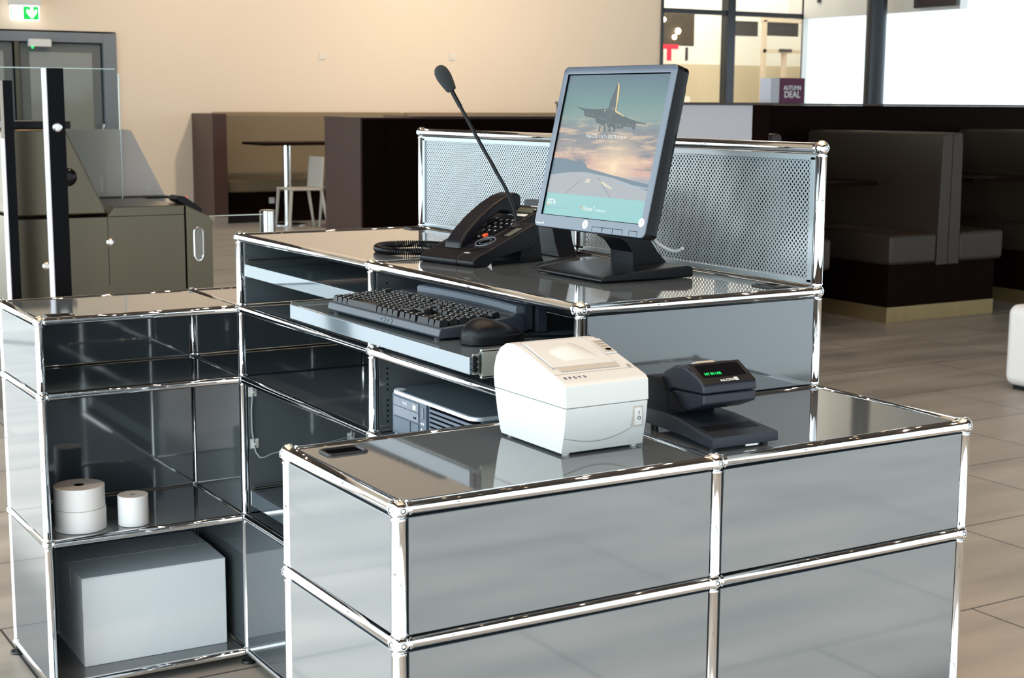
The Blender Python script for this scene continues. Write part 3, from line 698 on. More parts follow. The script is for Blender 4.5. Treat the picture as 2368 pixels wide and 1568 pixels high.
# local x: depth F, y: left L
m = M().slot('phone').prism([(0, .004), (-.001, .012), (.010, .021), (.040, .031), (.165, .078), (.178, .078), (.178, .052), (.165, .030), (.06, .014), (.040, .0), (.006, 0)], 'y', 0, .050, .003, 3)
m.obj('microphone_console', parent=ph)
m = M().slot('phone').prism([(.0, .004), (-.001, .012), (.010, .021), (.040, .031), (.245, .107), (.255, .104), (.250, .080), (.16, .03), (.06, .012), (.04, 0), (.006, 0)], 'y', .050, .165, .003, 3)
m.obj('telephone_body', parent=ph)
M().slot('black').prism([(.135, 0), (.205, 0), (.20, .006), (.190, .06), (.145, .05)], 'y', .012, .10, .002).obj('support_foot', parent=ph)
sl_ = math.atan2(.076, .205)
def PT(f, l, h=0): return Vector((f - h * math.sin(sl_), l, .031 + (f - .040) * math.tan(sl_) + h * math.cos(sl_)))
def PM(f, l, h=0):  # matrix on the sloping face: x to the right (-y), y up-slope
    return frame(PT(f, l, h), (0, -1, 0), (math.cos(sl_), 0, math.sin(sl_)))
def onface(m, mt, f, l, df, dl, h0=-.001, h1=.002, bev=.0006):
    mm_ = M().slot(mt).box((0, 0, (h0 + h1) / 2), (dl, df, h1 - h0), bev=bev).xf(PM(f, l))
    me_ = mm_.mesh('tmp'); m.bm.from_mesh(me_)
    return m
kk = M().slot('phone').box((0, 0, .001), (.0115, .0085, .005), bev=.001); kk.slot('legend').box((-.0015, 0, .0036), (.0042, .0030, .0003)); KP = kk.mesh('keypad_key')
kko = M().slot('orange').cyl((0, 0, -.001), (0, 0, .0035), .0065, 20).mesh('orange_round_key')
for r_ in range(4):
    for c_ in range(3):
        o = bpy.data.objects.new('keypad_key', KP); COL.objects.link(o); o.parent = ph; o.matrix_local = PM(.118 + r_ * .0165, .064 + c_ * .0170)
for i_, (f_, l_) in enumerate(((.088, .098), (.088, .080), (.230, .055), (.222, .055))):
    o = bpy.data.objects.new('keypad_key' if i_ else 'message_key', KP); COL.objects.link(o); o.parent = ph; o.matrix_local = PM(f_, l_)
o = bpy.data.objects.new('orange_round_key', kko); COL.objects.link(o); o.parent = ph; o.matrix_local = PM(.098, .074)
for nm, mt, f, l, df, dl, h1 in (('display', 'lcd', .222, .085, .022, .055, .0008), ('white_label', 'label', .199, .078, .010, .038, .0008), ('white_label', 'label', .199, .108, .006, .010, .0008), ('brand_label', 'label', .2415, .075, .004, .030, .0008), ('round_label', 'label', .158, .056, .010, .012, .0008)):
    M().slot(mt).box((0, 0, h1 / 2), (dl, df, h1), bev=.0002).xf(PM(f, l)).obj(nm, parent=ph)
for r0 in (.019, .0115):
    M().slot('klight').tube([PT(.075 + r0 * math.sin(t) * 1.05, .048 + r0 * 1.1 * math.cos(t), .0005) for t in [2 * PI * j / 28 for j in range(28)]], .0012 if r0 > .015 else .0007, 6, closed=True).obj('dial_ring', parent=ph)
M().slot('blackg').cyl(PT(.075, .048, -.001), PT(.075, .048, .0006), .0185, 28).obj('navigation_dial', parent=ph)
m = M().slot('hole')
m.tube([PT(.036, .004 + .15 * t, .0004) for t in (0, .5, 1)], .0005, 6); m.tube([PT(.046, .004 + .15 * t, .0004) for t in (0, .5, 1)], .0005, 6)
m.tube([PT(.034, .048, .0004), PT(.046, .048, .0004)], .0005, 6); m.obj('button_gap', parent=ph)
M().slot('hole').box((0, 0, .0002), (.003, .030, .0006)).xf(PM(.115, .030)).obj('label_slot', parent=ph)
M().slot('lcd').box((0, 0, .0003), (.017, .038, .0005)).xf(PM(.125, .020)).obj('dark_label', parent=ph)
text('start_text', 'START', 'white', ph, .006, PM(.022, .052, .0012) , ext=.0001)
M().slot('phone').lathe([(0, 0), (.012, 0), (.0115, .002), (.008, .005), (.0055, .009), (0, .009)], PT(.150, .040, -.001), 24).obj('microphone_socket', parent=ph)
# speaker cradle rings under the handset
for s_, f_ in ((.012, .150), (.008, .160)):
    M().slot('blackg').tube([PT(f_ + s_ * 2.0 * math.sin(t), .122 + s_ * math.cos(t), .002) for t in [2 * PI * j / 24 for j in range(24)]], .0012, 6, closed=True).obj('speaker_ring', parent=ph)
# handset
hs = M().slot('phone')
prof = [(.040, .010), (.034, .022), (.037, .036), (.055, .052), (.090, .070), (.130, .083), (.165, .089), (.190, .088), (.206, .081), (.211, .070), (.208, .052), (.196, .045), (.180, .046), (.168, .055), (.150, .062), (.110, .053), (.085, .040), (.076, .022), (.066, .010)]
prof = [(x * .97 + .004 + .05 * 0, z + .006 + (x - .04) * .28) for x, z in prof]
hs.prism(prof, 'y', .084, .132, .009, 4)
hs.obj('handset', parent=ph, smooth=50)
# microphone
mic = thing('gooseneck_microphone', 'tall black gooseneck microphone with foam windscreen, rising from the telephone console', 'microphone', (.125, .562, TOP), R(12))
neck = [(.1523, .0378, .0735), (.1483, .0416, .0988), (.1367, .0525, .1424), (.1193, .0687, .1856), (.0906, .0957, .2545), (.0684, .1165, .3101), (.0575, .1269, .337)]
def dense(P, n):
    P = [Vector(p) for p in P]; o = []
    for i in range(len(P) - 1):
        p0, p1, p2, p3 = P[max(i - 1, 0)], P[i], P[i + 1], P[min(i + 2, len(P) - 1)]
        for k in range(n):
            t = k / n; o.append(.5 * ((2 * p1) + (p2 - p0) * t + (2 * p0 - 5 * p1 + 4 * p2 - p3) * t * t + (3 * p1 - p0 - 3 * p2 + p3) * t ** 3))
    o.append(P[-1]); return o
dn = dense(neck, 30)
M().slot('black').tube(dn, [(.0052 - .0018 * min(1, k / 14)) if k < 14 else (.0034 + (.0005 * (k % 2) if k < 85 else .0002)) for k in range(len(dn))], 12).obj('gooseneck', parent=mic, smooth=80)
M().slot('black').tube([neck[-2], neck[-1], (.0552, .1289, .3442)], .0045, 14).obj('capsule_sleeve', parent=mic)
hd = Vector((.0351, .1477, .3908)) - Vector((.0552, .1289, .3442)); L_ = hd.length
fo = M().slot('foam').lathe([(0, 0), (.0085, .0), (.0105, .003), (.0128, .014), (.0150, .028), (.0152, .036), (.0138, .046), (.0095, .053), (.004, .056), (0, .0565)], (.0560, .1281, .3420), 28, hd)
fo.obj('foam_windscreen', parent=mic, smooth=60)
# coiled cord
def helix(path, r, wire, pitch):
    P = dense(path, 14); Ls = [0]
    for a, b in zip(P, P[1:]): Ls.append(Ls[-1] + (b - a).length)
    tot = Ls[-1]; turns = tot / pitch; n = int(turns * 12); o = []; k = 0; up = Vector((0, 0, 1))
    for i in range(n):
        s = tot * i / n
        while k < len(Ls) - 2 and Ls[k + 1] < s: k += 1
        t = (s - Ls[k]) / (Ls[k + 1] - Ls[k]); p = P[k].lerp(P[k + 1], t); d = (P[k + 1] - P[k]).normalized()
        a = d.cross(up).normalized(); b = a.cross(d); th = 2 * PI * turns * i / n
        o.append(p + a * r * math.cos(th) + b * r * math.sin(th))
    return o
ZC = TOP + .0085
coil = helix([(.262, .93, ZC), (.225, .985, ZC), (.178, 1.0, ZC), (.136, .985, ZC), (.104, .945, ZC), (.092, .895, ZC), (.100, .855, ZC), (.125, .832, ZC), (.16, .815, ZC), (.175, .79, ZC)], .0066, .0017, .0046)
cr = M().slot('blackg').tube(coil, .0018, 6).obj('coiled_cord', smooth=80)
cr['label'] = 'coiled black handset cord looped on the tall counter beside the telephone'; cr['category'] = 'cord'
M().slot('blackg').tube([(.035, .108, .028), (.02, .118, .022), (.012, .14, .014), (.02, .17, .010), (.05, .205, .008)], .0018, 8).obj('cord_lead', parent=ph)

# ------------------------------------------------------------------ receipt printer
pr = thing('receipt_printer', 'white receipt printer with dark blue lettering on the low counter', 'printer', (-.116, -.150, LTOP), R(.5))
PX0, PX1 = -.071, .073
def pp(l): return [(y + .150, z) for y, z in l]
low = pp([(-.2350, .0035), (-.243, .040), (-.2462, .0696), (-.052, .0696), (-.060, .035), (-.068, .010), (-.072, .0035)])
upp = pp([(-.2462, .0701), (-.2445, .1010), (-.238, .1065), (-.1230, .1405), (-.105, .1430), (-.085, .1415), (-.068, .133), (-.056, .118), (-.050, .100), (-.0495, .085), (-.052, .0701)])
M().slot('printer').prism(low, 'x', PX0, PX1 - .002, .0010, 2).obj('lower_housing', parent=pr)
M().slot('printer').prism(upp, 'x', PX0 - .0005, PX1, .0016, 3).obj('upper_housing', parent=pr, smooth=50)
tz = lambda y: .1065 + (y + .088) * (.1405 - .1065) / (-.123 + .238)    # local y on the slope
sa = math.atan2(.034, .115)
def SL(y, h=0): return (y - h * math.sin(sa), tz(y) + h * math.cos(sa))
c_ = M().slot('printer').prism([SL(-.045, .0005), SL(-.045, .0016), SL(.020, .0030), SL(.038, .0012), SL(.036, -.002)], 'x', PX0 + .010, PX1 - .026, .0008, 2)
c_.obj('paper_cover', parent=pr)
# raised fingernail grip on the cover
m = M().slot('printer'); rg = []
for i in range(13):
    t = i / 12; y = -.030 + .055 * t; hh = .0090 * math.sin(PI * t) ** .9; wd = .040 * (1 - t) ** .0 * (1 - .0 * t)
    x0 = -.038 + .02 * abs(t - .5); x1 = .026 - .014 * t
    a, b_, cc_, d_ = SL(y, .0018), SL(y, .0022 + hh), SL(y, .0022 + hh * .55), SL(y, .0018)
    rg.append([m.bm.verts.new(p) for p in ((x0 - .004, *a), (x0 + .018 + .016 * t, *b_), (x1 - .006, *cc_), (x1 + .008, *d_))])
for A, B in zip(rg, rg[1:]):
    for j in range(3): m.bm.faces.new((A[j], A[j + 1], B[j + 1], B[j]))
m.bm.faces.new(rg[0]); m.bm.faces.new(list(reversed(rg[-1])))
m.obj('cover_grip', parent=pr, smooth=60)
y_, z_ = SL(-.0525, .0004)
M().slot('printer2').box((-.004, y_, z_ + .0006), (.102, .0125, .0014), rot=(sa, 0, 0), bev=.0003).obj('paper_slot', parent=pr)
m = M().slot('steelb')
for k in range(48): m.box((-.052 + k * .002, SL(-.0565, .0013)[0], SL(-.0565, .0013)[1]), (.0010, .0012, .0004), rot=(sa, 0, 0))
m.obj('tear_bar', parent=pr)
m = M().slot('seam')
m.box((PX0 + .0095, SL(-.004)[0], SL(-.004)[1] + .0006), (.0007, .098, .0006), rot=(sa, 0, 0)).box((PX1 - .0255, SL(-.004)[0], SL(-.004)[1] + .0006), (.0007, .098, .0006), rot=(sa, 0, 0))
m.obj('cover_edge_gap', parent=pr)
y_, z_ = SL(.005, .0012)
M().slot('printer').box((PX1 - .0135, y_, z_), (.022, .050, .0022), rot=(sa, 0, 0), bev=.0006).obj('panel_frame', parent=pr)
y_, z_ = SL(.003, .0026)
M().slot('printer2').box((PX1 - .0135, y_, z_), (.0165, .040, .0008), rot=(sa, 0, 0)).obj('control_panel', parent=pr)
y_, z_ = SL(-.0095, .0033)
M().slot('hole').lathe([(0, .0), (.0042, 0), (.004, .0012), (0, .0014)], (PX1 - .0125, y_, z_), 20).obj('feed_button', parent=pr)
for k, tx in enumerate(('POWER', 'ERROR', 'PAPER')):
    text('panel_text', tx, 'seam', pr, .0042, frame((PX1 - .0185, *SL(.0165 - .0075 * k, .0033)), (1, 0, 0), (0, math.cos(sa), math.sin(sa))), ext=.0001)
y_, z_ = SL(-.060, .0002)
M().slot('seam').box((.0635, y_ + .002, z_), (.006, .010, .0012), rot=(sa, 0, 0), bev=.0003).obj('lever_slot', parent=pr)
y_, z_ = SL(-.065, .00)
M().slot('seam').box((.001, y_, z_ + .0001), (.143, .0006, .0004), rot=(sa, 0, 0)).obj('cover_seam', parent=pr)
text('lettering', 'E P S Y S', 'blue', pr, .0096, frame((-.0625, *SL(-.0775, .0003)), (1, 0, 0), (0, math.cos(sa), math.sin(sa))), width=.037, ext=.0001, bold=.0001)
bpy.data.objects['lettering'].data.materials[0] = MT['blue']
m = M().slot('seam')
m.tube([(-.070 + .135 * t, -.0915 + .0008 - .0 * t, .0265 - .016 * math.sin(PI * min(1, t * 1.0)) ** 1 * .9 + .012 * t) for t in [k / 24 for k in range(25)]], .00045, 6)
m.obj('front_crease', parent=pr)
M().slot('printer2').box((.0545, -.0948, .0475), (.0175, .0016, .031), bev=.0004).obj('switch_well', parent=pr)
sw = M().slot('printer').prism([(-.0972, .0350), (-.0980, .0480), (-.0962, .0600), (-.094, .0600), (-.094, .0350)], 'x', .0485, .0605, .0006).obj('power_switch', parent=pr)
text('switch_marks', 'I\nO', 'hole', sw, .0078, frame((.0545, -.0985, .0490), (1, 0, 0), (0, 0, 1)), align='CENTER', ext=.0001)
for x in (PX0 + .012, PX1 - .014):
    for y in (-.078, .068): M().slot('clip').cyl((x, y, 0), (x, y, .0050), .0050, 16, .0065).obj('rubber_foot', parent=pr)

# ------------------------------------------------------------------ document scanner
dsn = thing('document_scanner', 'charcoal desktop document scanner with green lit display on the low counter', 'scanner', (.076, -.235, LTOP), R(-1))
# local y toward rear; base plate
rg = [(-.090, .060, .006, .021), (-.060, .059, .007, .024), (-.03, .056, .0085, .028), (.0, .053, .0095, .032), (.05, .051, .010, .034), (.095, .050, .010, .034)]
m = M().slot('scan'); V = []
for (y, hw, z0_, z1_) in rg: V.append([m.bm.verts.new(p) for p in ((-hw, y, z0_), (-hw, y, z1_ - .003), (-hw + .003, y, z1_), (hw - .003, y, z1_), (hw, y, z1_ - .003), (hw, y, z0_))])
for A, B in zip(V, V[1:]):
    for j in range(6): m.bm.faces.new((A[j], B[j], B[(j + 1) % 6], A[(j + 1) % 6]))
m.bm.faces.new(V[0]); m.bm.faces.new(list(reversed(V[-1])))
m.obj('base_plate', parent=dsn, smooth=30)
M().slot('scand').box((0, -.018, .0262), (.094, .090, .0052), rot=(R(5.5), 0, 0), bev=.0008).obj('reading_window', parent=dsn)
M().slot('scand').prism([(.035, .030), (.100, .022), (.104, .060), (.100, .082), (.06, .085), (.035, .060)], 'x', -.048, .040, .002).obj('rear_column', parent=dsn)
m = M().slot('scand').prism([(.100, .043), (.104, .070), (.030, .066), (.0, .042), (.02, .040)], 'x', -.047, .040, .002).obj('rear_shroud', parent=dsn)
# head: lower half and domed upper half
M().slot('scan').prism([(-.040, .058), (-.041, .0735), (.034, .0700), (.0600, .058), (.020, .0430), (-.005, .0440)], 'x', -.040, .058, .0035, 3).obj('head_lower_shell', parent=dsn)
M().slot('scan').prism([(-.041, .0745), (-.040, .0865), (-.030, .0945), (-.008, .1040), (.012, .1085), (.032, .1070), (.055, .0960), (.082, .0760), (.100, .0620), (.104, .0480), (.085, .0440), (.060, .0590), (.034, .0710)], 'x', -.041, .059, .0035, 4).obj('head_upper_shell', parent=dsn, smooth=50)
ta = math.atan2(.1040 - .0865, .032)
def HT(y, h=0): return (y - h * math.sin(ta), .0865 + (y + .040) * math.tan(ta) + h * math.cos(ta))
y_, z_ = HT(-.017, .0012)
M().slot('black').box((.009, y_, z_), (.096, .049, .0022), rot=(ta, 0, 0), bev=.0010).obj('display_surround', parent=dsn)
y_, z_ = HT(-.0135, .0026)
M().slot('blackg').box((.009, y_, z_), (.078, .0290, .0008), rot=(ta, 0, 0)).obj('display_window', parent=dsn)
M().slot('steelb').box((.0495, y_, z_ + .0008), (.0010, .0290, .0008), rot=(ta, 0, 0)).obj('display_edge', parent=dsn)
text('display_text', 'NT IN USE', 'vfd', dsn, .0078, frame((-.0255, *HT(-.0205, .0036)), (1, 0, 0), (0, math.cos(ta), math.sin(ta))), width=.030, ext=.0001)
text('brand_text', 'ACCESS', 'white', dsn, .0066, frame((-.0070, *HT(-.0345, .0030)), (1, 0, 0), (0, math.cos(ta), math.sin(ta))), width=.0265, ext=.0001)
y_, z_ = HT(-.0335, .0028)
m = M().slot('white').box((.0235, y_, z_), (.0058, .0070, .0004), rot=(ta, 0, 0)); m.slot('black').box((.0235, y_ - .0002, z_ + .0003), (.0008, .005, .0003), rot=(ta, 0, 0)); m.obj('brand_square', parent=dsn)
M().slot('printer2').prism([(-.024, .1015), (-.010, .1080), (.006, .1110), (.016, .1080), (.02, .1015)], 'x', -.020, .012, .0012).xf(Matrix.Translation((.008, .012, .0015))).obj('top_cap', parent=dsn)
M().slot('white').box((.012, -.0885, .0045), (.022, .003, .0030), bev=.0006).obj('white_foot_strip', parent=dsn)
for x, y in ((-.045, -.07), (.05, -.07), (-.04, .08), (.04, .08)): M().slot('grom').cyl((x, y, 0), (x, y, .011), .006, 14).obj('rubber_foot', parent=dsn)
scb = M().slot('black').tube([(.035, -.137, LTOP + .012), (-.01, -.09, LTOP + .003), (.0, -.055, LTOP + .003), (.03, -.045, LTOP + .006), (.045, -.046, LTOP - .012)], .0018, 8).obj('scanner_cable')
scb['label'] = 'black cables behind the printer leading into the grommet of the low counter'; scb['category'] = 'cable'

# ------------------------------------------------------------------ desktop computer
pc = thing('desktop_computer', 'dark grey small desktop computer with silver edge on the open shelf', 'computer', (.02, .545, Z2 + .0065))
yl, yr, hh = .173, -.170, .097
o_ = rrect(.000, yr, .36, yl, .022)
M().slot('pc').prism(rrect(.008, yr + .003, .36, yl - .003, .02), 'z', .004, hh - .008, .001).obj('chassis', parent=pc)
M().slot('pcsilver').prism(o_, 'z', hh - .0085, hh - .001, .0012).obj('top_edge', parent=pc)
M().slot('pc').prism(rrect(.003, yr + .003, .357, yl - .003, .02), 'z', hh - .0012, hh, .0003).obj('top_cover', parent=pc)
M().slot('pcsilver').prism(rrect(.002, yr + .002, .35, yl - .002, .02), 'z', .0015, .0065, .001).obj('bottom_edge', parent=pc)
M().slot('pcfront').bb((.0035, .045, .006), (.012, yl - .004, hh - .008), .001).obj('front_bezel', parent=pc)
dr = M().slot('pcdrive').bb((.0005, .052, .046), (.008, yl - .014, hh - .013), .0008)
dr.slot('hole').bb((.0000, .052, .0655), (.001, yl - .014, .0662)); dr.obj('optical_drive', parent=pc)
M().slot('black').bb((-.0012, .060, .0525), (.001, .070, .0560), .0005).obj('eject_button', parent=pc)
M().slot('label').bb((.0001, .062, .0700), (.0006, .074, .0790)).obj('drive_label', parent=pc)
text('drive_text', 'DVD', 'label', pc, .009, frame((.0002, .118, .0755), (0, -1, 0), (0, 0, 1)), ext=.0001)
M().slot('pcfront').bb((.0010, .052, .012), (.008, yl - .014, .0430), .0008).obj('lower_drive_cover', parent=pc)
M().slot('hole').bb((.0000, .085, .012), (.0016, .0856, .043)).obj('cover_split', parent=pc)
M().slot('pcfront').bb((.0015, .020, .006), (.012, .0455, hh - .008), .0008).obj('port_strip', parent=pc)
M().slot('klight').prism([(y * .0045 + .033, z) for y, z in ((-1, .058), (1, .058), (1, .080), (-1, .080))], 'x', -.0002, .003, .0006).obj('power_button', parent=pc)
m = M().slot('label')
for (y, z) in ((.037, .048), (.029, .048), (.038, .036), (.029, .034)): m.cyl((.0005, y, z), (.0018, y, z), .0024, 10)
m.obj('port_icons', parent=pc)
m = M().slot('hole').prism(rrect(.004, yr + .006, .05, .018, .014), 'z', .010, hh - .010)
m.slot('pcfront')
for k in range(8):
    z = .016 + k * .0092
    m.prism(rrect(.001, yr + .003, .06, .020, .018), 'z', z - .0026, z + .0026)
m.obj('ventilation_grille', parent=pc)
M().slot('label').prism([(.012 + .010 * math.cos(t), .150 + .014 * math.sin(t)) for t in [2 * PI * k / 20 for k in range(20)]], 'z', hh, hh + .0003).obj('round_sticker', parent=pc)
for x, y in ((.03, .14), (.03, -.14), (.33, .14), (.33, -.14)): M().slot('grom').cyl((x, y, 0), (x, y, .005), .008, 12).obj('rubber_foot', parent=pc)

# ------------------------------------------------------------------ paper rolls and box
def roll(x, y, z, r, h, ri, label):
    t = thing('paper_roll', label, 'paper roll', (x, y, z), group='paper rolls on the middle shelf')
    M().slot('paper').lathe([(ri, .0005), (r - .001, .0005), (r, .0015), (r, h - .0012), (r - .001, h)], n=64).obj('paper_winding', parent=t)
    M().slot('papere').lathe([(ri, h - .0002), (r - .001, h)], n=48).obj('roll_end', parent=t)
    M().slot('hole' if ri > .01 else 'seam').lathe([(ri, h), (ri, .0), (0, .0)], n=24).obj('core_tube', parent=t)
SZ = Z1 + .0065
roll(-.388, 1.572, SZ, .0605, .0535, .0125, 'large white paper roll at the bottom of the stack of two')
roll(-.389, 1.572, SZ + .0538, .0600, .0535, .0125, 'large white paper roll on top of the stack of two')
roll(-.267, 1.545, SZ, .0365, .0740, .0065, 'small white paper roll standing alone beside the stacked pair')
bx = thing('cardboard_box', 'white cardboard box with taped flaps on the bottom shelf', 'box', (-.209, 1.70, Z0 + .0065), R(-1.5))
m = M().slot('card').bb((-.181, -.14, 0), (.181, .14, .222), .0025)
m.obj('box_body', parent=bx)
for s in (-1, 1):
    M().slot('card').box((0, s * .0705, .2245), (.362, .1385, .003), rot=(R(-1.2 * s), 0, 0), bev=.0008).obj('box_flap', parent=bx)
M().slot('seam').bb((-.181, -.0012, .2258), (.181, .0012, .2261)).obj('flap_gap', parent=bx)
M().slot('tape').bb((-.1815, -.024, .2262), (.1815, .024, .2268)).obj('packing_tape', parent=bx)
M().slot('tape').bb((-.1818, -.024, .165), (-.1810, .024, .2266)).obj('packing_tape', parent=bx)

# ------------------------------------------------------------------ self boarding gate on the left
GY = 4.6
ga = thing('boarding_gate', 'brushed steel self boarding gate housing with sloped shoulder at far left', 'gate', (.55, 4.9, 0))
M().slot('steel').prism([(.185, .0), (.925, .0), (.925, .905), (.925, .945), (.605, .945), (.575, .905), (.185, .905)], 'y', GY, 5.20, .004).obj('gate_body', parent=ga, world=True)
M().slot('steel').prism([(.190, .912), (.585, .912), (.422, 1.270), (.405, 1.286), (.205, 1.286), (.190, 1.272)], 'y', GY + .02, 5.1, .012, 3).obj('reader_hood', parent=ga, world=True)
M().slot('black').bb((.20, GY + .05, 1.286), (.445, 5.05, 1.318), .004).obj('hood_cap', parent=ga, world=True)
m = M().slot('steel').prism([(.930, 0), (1.035, 0), (1.052, .012), (1.055, .870), (1.040, .893), (.930, .945)], 'y', GY - .005, 5.15, .006)
m.obj('gate_end_cap', parent=ga, world=True)
m = M().slot('steelb'); pts = [(.9855 + .0205 * math.cos(t), (.815 if math.sin(t) > 0 else .722) + .030 * math.sin(t)) for t in [2 * PI * k / 28 for k in range(28)]]
m.tube([(x, GY - .008, z) for x, z in pts], .004, 8, closed=True); m.obj('slot_rim', parent=ga, world=True)
M().slot('seam').prism(pts, 'y', GY - .0075, GY - .003).obj('slot_recess', parent=ga, world=True)
m = M().slot('hole').bb((.186, GY - .001, .902), (.926, GY + .001, .9045)).bb((.9265, GY - .001, 0), (.9295, GY + .001, .94)).bb((.575, GY - .001, .60), (.577, GY + .001, .90)); m.obj('panel_joint', parent=ga, world=True)
for x, z in ((.584, .792), (.303, .701)):
    M().slot('steelb').lathe([(0, .016), (.010, .016), (.013, .012), (.018, .008), (.019, 0)], (x, GY, z), 24, (0, -1, 0)).obj('steel_knob', parent=ga, world=True)
M().slot('blackg').lathe([(0, .012), (.022, .014), (.032, .010), (.040, 0)], (.415, GY + .02, 1.079), 28, (0, -1, 0)).obj('camera_lens', parent=ga, world=True)
t = thing('glass_pillar', 'black glass gate pillar with painted daylit edge and chrome button', 'pillar', (.295, 4.335, 0))
M().slot('smoke').bb((.262, 4.30, 0), (.330, 4.37, 1.537), .001).obj('dark_glass_post', parent=t, world=True)
M().slot('lav').bb((.258, 4.301, 0), (.2618, 4.37, 1.536)).obj('painted_lit_edge', parent=t, world=True)  # pale strip paints the daylight on this side face of the pillar
M().slot('steelb').lathe([(0, .006), (.013, .008), (.019, .006), (.021, 0)], (.296, 4.30, 1.299), 28, (0, -1, 0)).obj('chrome_button', parent=t, world=True)
t = thing('glass_pillar', 'black glass gate pillar cut off by the left edge of the photo', 'pillar', (.20, 4.47, 0))
M().slot('smoke').bb((.118, 4.44, .0), (.157, 4.50, 1.487), .001).obj('dark_glass_post', parent=t, world=True)
M().slot('lav').bb((.1135, 4.441, .0), (.1178, 4.50, 1.25)).obj('painted_lit_edge', parent=t, world=True)  # same pale strip, standing for daylight on the left side
t = thing('gate_glass', 'tall clear glass pane rising above the steel boarding gate', 'glass pane', (.4, 5.2, 0))
M().slot('glass').prism([(.0, .944), (.815, .944), (.815, 1.535), (.797, 1.556), (.0, 1.556)], 'y', 5.16, 5.166).obj('pane', parent=t, world=True)
M().slot('glassedge').bb((.811, 5.158, .946), (.816, 5.168, 1.535)).bb((.0, 5.158, 1.553), (.797, 5.168, 1.557)).obj('pane_edge', parent=t, world=True)
t = thing('frosted_wing', 'grey frosted trapezoid gate wing behind the steel gate', 'panel', (.8, 5.4, 0))
M().slot('frost').prism([(.60, .0), (.60, 1.27), (.905, 1.27), (.925, 1.262), (1.085, .940), (1.085, 0)], 'y', 5.35, 5.364, .001).obj('wing_panel', parent=t, world=True)
m = M().slot('lav').bb((.762, 5.349, .965), (.777, 5.3495, 1.04))
m.bb((.985, 5.349, .975), (1.015, 5.3495, .979)).bb((.985, 5.349, .985), (1.015, 5.3495, .989)).tube([(1.035 + .012 * math.cos(a), 5.3485, .982 + .012 * math.sin(a)) for a in [2 * PI * k / 16 for k in range(16)]], .0018, 6, closed=True)
m.obj('wing_marking', parent=t, world=True)
M().slot('black').bb((.72, 5.25, .935), (1.08, 5.345, .947), .002).obj('wing_base', parent=t, world=True)
t = thing('barcode_reader', 'small black barcode reader mounted on the end of the steel gate', 'scanner', (.98, 4.75, .93), 0)
M().slot('black').prism([(-.062, .038), (-.045, .052), (-.020, .048), (.062, -.010), (.064, -.034), (.052, -.036), (-.05, .022)], 'y', -.06, .06, .006, 3).obj('reader_case', parent=t)
M().slot('red_em').cyl((-.010, -.058, .046), (-.010, -.062, .046), .003, 10).obj('red_indicator', parent=t)
bo = thing('steel_bollard', 'short polished steel post carrying the low glass barrier', 'bollard', (1.355, 4.68, 0))
M().slot('steelb').lathe([(0, .905), (.030, .905), (.036, .900), (.036, 0), (0, 0)], n=32).obj('post', parent=bo)
t = thing('low_glass_barrier', 'low clear glass barrier between the steel gate and the polished post', 'glass barrier', (1.17, 4.7, 0))
M().slot('glass').bb((1.06, 4.677, .06), (1.325, 4.683, .885)).obj('pane', parent=t, world=True)
M().slot('glassedge').bb((1.06, 4.676, .883), (1.325, 4.684, .887)).obj('pane_edge', parent=t, world=True)

# ------------------------------------------------------------------ setting
def struct(name, m, world=True):
    o = m.obj(name); o['kind'] = 'structure'; return o
WY, WX, CZ = 15.4, 14.2, 6.5
XL, YF = -2.6, -3.8
struct('floor', M().slot('floor').bb((XL - .2, YF - .2, -.06), (WX + .1, WY + .1, 0)).prism([(9.9, WY + .1), (WX + .1, WY + .1), (18.6, 19.3), (9.9, 19.3)], 'z', -.06, 0))
struct('ceiling', M().slot('ceil').bb((XL - .2, YF - .2, CZ), (WX + .15, WY + .1, CZ + .1)).prism([(9.9, WY + .1), (WX + .15, WY + .1), (18.6, 19.3), (9.9, 19.3)], 'z', CZ, CZ + .1))
m = M().slot('wall')
m.bb((XL, WY, 0), (1.45, WY + .2, CZ)).bb((1.45, WY, 2.19), (3.86, WY + .2, CZ)).bb((3.86, WY, 0), (11.594, WY + .2, CZ))
struct('wall_back', m)
struct('trim_1', M().slot('wframe').bb((11.594, WY - .02, 0), (11.635, WY + .2, CZ)))
# double door
d1 = M().slot('doorf').bb((1.47, WY - .03, 0), (1.60, WY + .1, 2.17), .005).bb((3.70, WY - .03, 0), (3.855, WY + .1, 2.17), .005).bb((1.6, WY - .03, 2.06), (3.70, WY + .1, 2.17), .005)
d1 = struct('door_1', d1)
for a, b in ((1.62, 2.70), (2.78, 3.68)):
    lf = M().slot('doorl').bb((a, WY + .02, .01), (b, WY + .06, 2.05), .003).obj('door_leaf', parent=d1)
    M().slot('doorg').bb((a + .10, WY + .012, .30), (b - .10, WY + .022, 1.95), .002).obj('glass_panel', parent=lf)
    M().slot('doorf').bb((a + .02, WY + .005, 1.0), (b - .02, WY + .02, 1.005)).obj('leaf_rail', parent=lf)
M().slot('hole').bb((1.40, WY + .12, 0), (3.9, WY + .14, 2.19)).obj('dark_backing', parent=d1)  # added sheet that blocks bright sky behind the door gaps
M().slot('steel').bb((2.715, WY - .02, 0), (2.765, WY + .02, 2.06), .004).obj('meeting_post', parent=d1)
M().slot('clip').bb((2.865, WY - .07, 2.005), (3.11, WY + .01, 2.088), .006).obj('door_closer', parent=d1)
M().slot('led_green').sph((2.90, WY - .07, 1.995), .012, 10, 6).obj('green_indicator', parent=d1)
M().slot('steelb').tube([(3.66, WY - .01, 1.16), (3.66, WY - .08, 1.14), (3.64, WY - .09, 1.03), (3.45, WY - .09, 1.015), (2.95, WY - .09, 1.015)], .016, 10).obj('push_bar', parent=d1)
